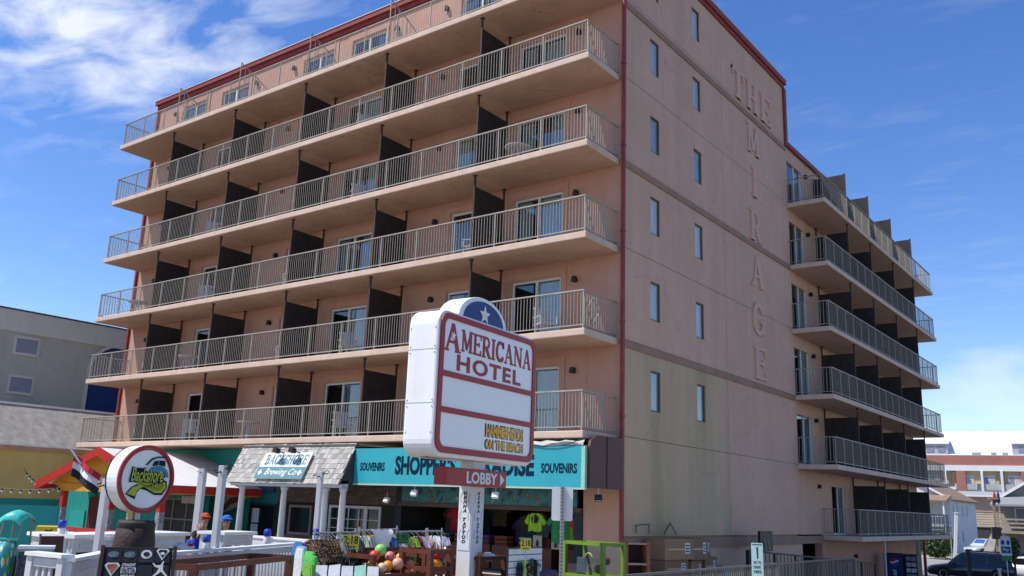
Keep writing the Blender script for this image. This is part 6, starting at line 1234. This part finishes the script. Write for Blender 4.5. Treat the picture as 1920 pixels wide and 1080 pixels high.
# ---------------------------------------------------------------- far houses, street furniture
def gable_house(name, label, o, rz, L, Wd, H, rise, wall, roof, wins, porch=None):
    """ridge along local x; gable ends at x = 0 and L; front gable faces -x... windows given as (face, u, z, w, h)"""
    t = thing(name, label, 'house', o, rz); hw = Wd / 2
    b = MB(); b.add([(0, -hw, 0), (L, -hw, 0), (L, hw, 0), (0, hw, 0), (0, -hw, H), (L, -hw, H), (L, hw, H), (0, hw, H), (0, 0, H + rise), (L, 0, H + rise)], [(0, 1, 5, 4), (2, 3, 7, 6), (0, 4, 8, 7, 3), (1, 2, 6, 9, 5)]); b.build('wall', wall, t)
    ov = .4; k = rise / hw
    for s in (-1, 1): b = MB(); b.add([(-ov, s * (hw + ov), H - ov * k), (L + ov, s * (hw + ov), H - ov * k), (L + ov, 0, H + rise + .02), (-ov, 0, H + rise + .02), (-ov, s * (hw + ov), H - ov * k + .14), (L + ov, s * (hw + ov), H - ov * k + .14), (L + ov, 0, H + rise + .16), (-ov, 0, H + rise + .16)], [(0, 1, 2, 3), (4, 5, 6, 7), (0, 1, 5, 4), (0, 3, 7, 4), (1, 2, 6, 5)]); b.build('roof_slope', roof, t)
    for s in (-1, 1): MB().bar((-ov - .02, s * (hw + ov), H - ov * k + .02), (-ov - .02, 0, H + rise + .06), .05, .22).build('bargeboard', WHITE, t)
    for f, u, z, w_, h in wins:
        if f == 'S': fr = frame_box(MB(), u, u + w_, z, z + h, -hw - .05, .1, .06).build('window', WHITE, t); MB().quad((u + .08, -hw - .02, z + .08), (u + w_ - .08, -hw - .02, z + .08), (u + w_ - .08, -hw - .02, z + h - .08), (u + .08, -hw - .02, z + h - .08)).build('pane', BWG, fr)
        else: fr = frame_box(MB(), u, u + w_, z, z + h, -.05, .1, .06).build('window', WHITE, t); fr.rotation_euler = (0, 0, R(-90)); MB().quad((u + .08, -.02, z + .08), (u + w_ - .08, -.02, z + .08), (u + w_ - .08, -.02, z + h - .08), (u + .08, -.02, z + h - .08)).build('pane', BWG, fr)
    return t
WSID = mat('white_siding', (.62, .63, .64), .7, .06, 1, .1, 30); BRR = mat('brown_shingle_roof', (.27, .18, .115), .9, .15, 1.5, .2, 20); GRR = mat('slate_grey_roof', (.17, .17, .185), .9, .15, 1.5, .2, 20); GSID = mat('grey_siding', (.27, .255, .23), .8, .12, 1, .1, 30)
# white two-storey house: its long side faces the street (+x), its gable the camera
p = ray_at(1787, 1024, 118)
h1_ = gable_house('white_house', 'white two-storey house with brown roof beyond the hotel', (p.x, p.y, ST), 90, 15, 9.0, 6.0, 2.5, WSID, BRR, [('S', 1.2, 4.0, .8, 1.4), ('S', 3.6, 4.0, .8, 1.4), ('S', 6.4, 4.0, .8, 1.4), ('S', 2.4, 1.3, .8, 1.4), ('S', 5.4, 1.0, 1.0, 1.5), ('S', 9, 4.0, .8, 1.4), ('F', -3.2, 3.6, 1.2, 1.5), ('F', -1.2, 3.6, 1.2, 1.5), ('F', 1.2, 3.6, 1.2, 1.5)])
h1_.location.x -= 4.5
b = MB(); b.box(-3, 0, -4.5, 4.5, 2.9, 3.1); b.build('porch_deck', WHITE, h1_); MB().add([(-3.2, -4.8, 5.6), (0, -4.8, 6.3), (0, 4.8, 6.3), (-3.2, 4.8, 5.6), (-3.2, -4.8, 5.75), (0, -4.8, 6.45), (0, 4.8, 6.45), (-3.2, 4.8, 5.75)], [(0, 1, 2, 3), (4, 5, 6, 7), (0, 1, 5, 4), (0, 3, 7, 4)]).build('porch_roof', BRR, h1_)
for y in (-4.4, -1.5, 1.5, 4.4): MB().box(-2.95, -2.8, y - .08, y + .08, 0, 5.65).build('porch_post', WHITE, h1_)
MB().box(-2.95, -2.87, -4.4, 4.4, 3.9, 4.0).build('porch_rail', WHITE, h1_); b = MB(); [b.box(-2.93, -2.89, -4.4 + i * .3, -4.36 + i * .3, 3.1, 3.9) for i in range(30)]; b.build('balusters', WHITE, h1_, kind='stuff')
for i in range(9): MB().box(-3.6 - i * .28, -3.35 - i * .28, -4.4, -3.2, 2.8 - i * .32, 2.86 - i * .32).build('stair_tread', WHITE, h1_)
# grey house at right
p = ray_at(1882, 1024, 84)
h2_ = gable_house('grey_house', 'grey two-storey house with slate gable and dark porches at right edge', (p.x + 4.9, p.y, ST), 90, 12, 9.8, 5.4, 3.0, GSID, GRR, [('F', -3.9, 3.4, 1.2, 1.3), ('F', -2.2, 3.4, 1.2, 1.3), ('F', -.4, 3.4, 1.2, 1.3), ('F', -3.2, .6, 1.4, 1.6), ('F', -1.2, .6, 1.4, 1.6)])
MB().add([(-2.6, -5.2, 4.75), (-2.6, 5.2, 4.75), (0, 5.2, 5.45), (0, -5.2, 5.45), (-2.6, -5.2, 4.9), (-2.6, 5.2, 4.9), (0, 5.2, 5.6), (0, -5.2, 5.6)], [(0, 1, 2, 3), (4, 5, 6, 7), (0, 1, 5, 4)]).build('porch_roof', mat('pale_grey_roof', (.26, .26, .27), .8, .1), h2_); MB().box(-2.4, 0, -4.9, 4.9, 2.7, 2.9).build('porch_deck', mat('tan_deck', (.3, .24, .17), .8, .2), h2_)
for y in (-4.8, -1.6, 1.6, 4.8): MB().box(-2.35, -2.2, y - .08, y + .08, 0, 4.8).build('porch_post', mat('tan_deck', (.3, .24, .17)), h2_)
for z in (3.1, 3.4, 3.7, .5, .8, 1.1): MB().box(-2.36, -2.3, -4.9, 4.9, z, z + .14).build('porch_slat', mat('tan_deck', (.3, .24, .17)), h2_)
b = MB().add([(-2.2, 6.6, 0), (-2.2, 5.6, 0), (-2.2, 4.9, 2.8), (-2.2, 5.3, 2.8), (-1, 6.6, 0), (-1, 5.6, 0), (-1, 4.9, 2.8), (-1, 5.3, 2.8)], [(0, 1, 2, 3), (4, 7, 6, 5), (0, 3, 7, 4), (1, 5, 6, 2)]); b.build('outside_stair', mat('pale_brick_stair', (.42, .38, .33), .8, .2), h2_)
# far hotel: long white roof, brick and cream balconies
p = ray_at(1735, 930, 200); fh = thing('far_hotel', 'distant brick and cream hotel with large white roof', 'hotel', (p.x - 14, p.y + 4, ST), 9)
BRK = mat('brick_red', (.36, .155, .12), .85, .12, .3, .1, 10); CRM = mat('cream_render', (.55, .45, .27), .85, .1, .4, 0); FW = mat('far_white', (.72, .72, .70), .7, .05, .4, 0); TAN = mat('tan_lap_siding', (.52, .42, .28), .85, .1, .4, 0); PKS = mat('pink_lap_siding', (.5, .33, .25), .85, .1, .4, 0)
MB().box(0, 70, 0, 30, 0, 14.4).build('wall', CRM, fh)
b = MB(); b.add([(-1, 1, 16.6), (75, 1, 16.6), (75, 15, 22.6), (-1, 15, 22.6), (-1, 30, 16.6), (75, 30, 16.6)], [(0, 1, 2, 3), (3, 2, 5, 4), (0, 3, 4), (1, 5, 2)]); b.build('white_roof', mat('white_membrane', (.82, .82, .82), .5, .03, .3, 0), fh)
MB().box(-1, 31.9, -.6, 1, 14.5, 16.4).build('brick_parapet', BRK, fh); MB().box(-1, 70, -.8, 1, 13.4, 14.5).build('cornice', FW, fh); MB().box(31.9, 70, -.5, 1, 14.5, 15.0).build('low_parapet', FW, fh); MB().box(32, 70, 0, .9, 15, 17).build('roof_skirt', MATS['white_membrane'], fh)
for z0 in (10.6, 7.4): 
    MB().box(-1, 70, -.75, 0, z0 - 1.0, z0 - .35).build('floor_band', FW, fh)
for x in (18.8, 30.3): MB().box(x, x + 1.7, -.95, 0, 4, 13.4).build('brick_pier', BRK, fh)
for x in (16.6, 23.2, 26.7): MB().box(x, x + .45, -1.1, -.6, 4, 13.4).build('white_column', FW, fh)
for i, x in enumerate((8, 13.8, 19.6, 23.4, 28, 35.4, 40.2, 46)):
    for z0 in (10.3, 7.1):
        d = MB().box(x, x + 2.3, -.12, -.02, z0 - .6, z0 + 2.2).build('balcony_door', FW, fh); MB().box(x + .2, x + 1.05, -.16, -.125, z0 - .5, z0 + 2.0).build('pane', BWG, d); MB().box(x + 1.25, x + 2.1, -.16, -.125, z0 - .5, z0 + 2.0).build('pane', mat('pale_blind', (.5, .5, .46), .6, .1), d)
    MB().box(x - 1.6, x - .9, -.7, 0, 4, 13.4).build('dark_partition', mat('brown_partition', (.16, .11, .08), .8, .1), fh) if i % 2 == 0 else None
    for z0 in (9.75, 6.55): MB().box(x - 1.0, x + 3.6, -.8, -.76, z0, z0 + 1.1).build('glass_balustrade', mat('frosted_balustrade', (.42, .44, .42), .3, .1), fh); MB().box(x - 1.1, x - 1.0, -.82, -.74, z0, z0 + 1.15).build('balustrade_post', FW, fh)
def dormer(x, w_):
    d = MB().box(x, x + w_, 1.2, 6, 16.4, 19.0).build('dormer', mat('grey_dormer', (.45, .46, .5), .7, .06), fh); MB().add([(x - .3, .8, 19.0), (x + w_ + .3, .8, 19.0), (x + w_ + .3, 9, 20.2), (x - .3, 9, 20.2), (x - .3, .8, 18.85), (x + w_ + .3, .8, 18.85)], [(0, 1, 2, 3), (0, 1, 5, 4)]).build('dormer_roof', MATS['white_membrane'], d)
    for u in (.2, .62): MB().box(x + w_ * u, x + w_ * u + 1.4, 1.12, 1.18, 17.2, 18.4).build('dormer_window', BWG, d)
dormer(12.6, 5.0); dormer(29.2, 5.4); dormer(48, 7)
for x, w_ in ((22.0, 1.6), (25.4, 1.0), (27.4, 1.0)): MB().box(x, x + w_, -.3, .5, 16.4, 17.1).build('roof_vent', mat('vent_grey', (.4, .4, .4), .6, .1), fh)
lw_ = thing('low_arcade', 'low grey-roofed pink and tan sided building before the distant hotel', 'building', (p.x - 6, p.y - 18, ST), 7)
MB().box(0, 40, 0, 15, 0, 3.2).build('ground_wall', mat('shadow_wall', (.05, .045, .04), .8, .3), lw_); MB().box(0, 40, -.2, 15, 2.6, 5.0).build('lower_wall', TAN, lw_); MB().box(0, 40, -.15, 15, 5.0, 7.8).build('upper_wall', PKS, lw_)  # ground storey in one very dark brown, siding colours above
for i in range(12): MB().box(0, 40, -.26, -.2 if i < 5 else -.15, 2.75 + i * .42, 2.8 + i * .42).build('siding_lap', TAN if i < 5 else PKS, lw_)
MB().box(0, 40, -1.2, 3, 7.8, 8.1).build('eaves', FW, lw_); MB().add([(0, -1.2, 8.1), (40, -1.2, 8.1), (40, 5, 8.9), (0, 5, 8.9)], [(0, 1, 2, 3)]).build('roof', mat('pale_grey_deck', (.33, .34, .34), .8, .1), lw_)
for x in (3, 9, 15, 21): MB().box(x, x + .3, -.3, 0, 0, 2.6).build('pier', FW, lw_)
# pavements, lawn, kerb
q0, q1 = ray_at(1700, 1034, 104), ray_at(1860, 1040, 104)
b = MB(); b.box(-60, 4, 74, 76, ST, ST + .12); struct(b.build('kerb', mat('pale_kerb', (.5, .47, .4), .85, .1))); b = MB(); b.box(-60, -2, 76, 90, ST, ST + .09); struct(b.build('lawn_verge', grassm))
b = MB(); b.box(-60, 60, 50, 74, ST + .003, ST + .006); struct(b.build('road', mat('bleached_road', (.30, .285, .26), .9, .12, .5, .1, 30)))
def leaf_mass(t, c, r, n, m, name='foliage', sz=.1, sq=(1, 1, 1)):
    rg = random.Random(int(r * 1000 + n)); b = MB()
    for _ in range(n):
        u = Vector((rg.gauss(0, 1), rg.gauss(0, 1), rg.gauss(0, 1))).normalized() * (rg.random() ** .4) * r; u = Vector((u.x * sq[0], u.y * sq[1], u.z * sq[2])); a = Vector((rg.gauss(0, 1), rg.gauss(0, 1), rg.gauss(0, 1))).normalized() * sz; d = a.cross(Vector((rg.gauss(0, 1), rg.gauss(0, 1), rg.gauss(0, 1)))).normalized() * sz * .6; p_ = Vector(c) + u
        b.quad(p_ - a, p_ - d, p_ + a, p_ + d)
    return b.build(name, m, t)
LEAF = mat('shrub_leaf', (.05, .085, .025), .7, .4, 2, 0)
p = ray_at(1757, 1020, 96); t = thing('round_shrub', 'round dark green shrub beside the white house', 'shrub', (p.x, p.y, ST + .1)); leaf_mass(t, (0, 0, 1.25), 1.5, 1500, LEAF, sz=.16, sq=(1.05, 1, .82)); MB().tube([(0, 0, 0), (.05, 0, 1.2)], [.12, .05], 8).build('trunk', BARW, t)
p = ray_at(1897, 1005, 62); t = thing('small_tree', 'small leafy tree by the grey house porch', 'tree', (p.x, p.y, ST)); MB().tube([(0, 0, 0), (.05, 0, 1.9)], [.09, .04], 8).build('trunk', BARW, t); MB().tube([(.03, 0, 1.3), (-.35, .1, 2.0)], [.04, .02], 6).build('limb', BARW, t); leaf_mass(t, (0, 0, 2.1), .5, 260, LEAF, 'crown', .1, (.8, .8, 1.2))
for i, (px_, py_) in enumerate(((1825, 1078), (1700 + 205, 1072))): p = ray_at(px_, py_, 48); t = thing('grass_tuft', ('dry grass tuft at the foot of the parking posts', 'yellowed grass tuft under the blue parking sign')[i], 'grass', (p.x, p.y, ST)); leaf_mass(t, (0, 0, .45), .6, 350, mat('dry_grass', (.26, .22, .09), .9, .3, 2, 0), 'blades', .12, (1.2, .6, .8))
# posts, parking sign
def street_post(px_, pt, D, m, label, w_=.12, lean=0):
    p = ray_at(px_, pt, D); t = thing('street_post', label, 'post', (p.x, p.y, ST), 20, 'posts along the side street'); h = p.z - ST
    MB().bar((lean, 0, 0), (0, 0, h), w_).build('shaft', m, t); MB().box(-w_ * .7, w_ * .7, -w_ * .7, w_ * .7, h - .02, h + .06).build('cap', m, t); return t, h
street_post(1793, 962, 74, WHITE, 'tall white painted post in front of the white house', .2, -.4); street_post(1815, 1033, 58, mat('dark_timber', (.05, .045, .04), .8, .2), 'dark timber bollard before the navy SUV', .2); street_post(1874, 1068, 56, GREYM, 'short galvanised bollard before the navy SUV', .12); street_post(1760 + 22, 1000, 80, GREYM, 'thin grey pole behind the white post', .07)
t, h = street_post(1862, 935, 72, mat('tan_deck', (.3, .24, .17)), 'tan pole carrying a black box beside the grey house', .12); MB().box(-.3, .3, -.2, .2, h - .05, h + .06).build('crossarm', mat('tan_deck', (.3, .24, .17)), t); MB().box(-.28, .28, -.25, .1, h - 2.7, h - 1.9).build('black_box', BLACK, t)
for i, m in enumerate((cl('signal_red', (.45, .03, .03)), cl('signal_navy', (.03, .04, .12)))): p = ray_at(1864 + i * 7, 925, 72); t = thing('folded_umbrella', ('furled red umbrella above the caged pole', 'furled navy umbrella above the caged pole')[i], 'umbrella', (p.x, p.y, p.z - .7), 0, 'furled umbrellas'); MB().lathe([(.03, 0), (.12, .12), (.09, .6), (.02, .85)], n=10).build('canopy', m, t); MB().tube([(0, 0, -.6), (0, 0, 0)], .03, 6).build('pole', GREYM, t)
p = ray_at(1887, 1040, 56); t = thing('parking_info_sign', 'blue white and green pay parking sign on a post', 'sign', (p.x, p.y, ST), 15); t.scale = (.85, .85, 1); h = p.z - ST; SB = mat('sign_azure', (.02, .07, .25), .5, .08)
MB().box(-.03, .03, .0, .06, 0, h + .6).build('post', GREYM, t); MB().prism([(-.3, h - .05), (.3, h - .05), (.3, h + .75), (.22, h + .95), (-.22, h + .95), (-.3, h + .75)], -.02, 0).build('plate', WHITE, t); MB().box(-.26, .26, -.03, -.021, h + .08, h + .42).build('blue_panel', SB, t); MB().box(-.3, .3, -.028, -.021, h - .3, h - .06).build('green_panel', mat('sign_green', (.04, .22, .08), .5, .08), t)
text('Pay', .36, .2, WHITE, t, (-.18, -.031, h + .14), .003, .01, .2)
for x in (-.15, .15): MB().prism(arc(x, h + .62, .1, .13, 0, 337, 15), -.028, -.021).build('symbol', SB, t)
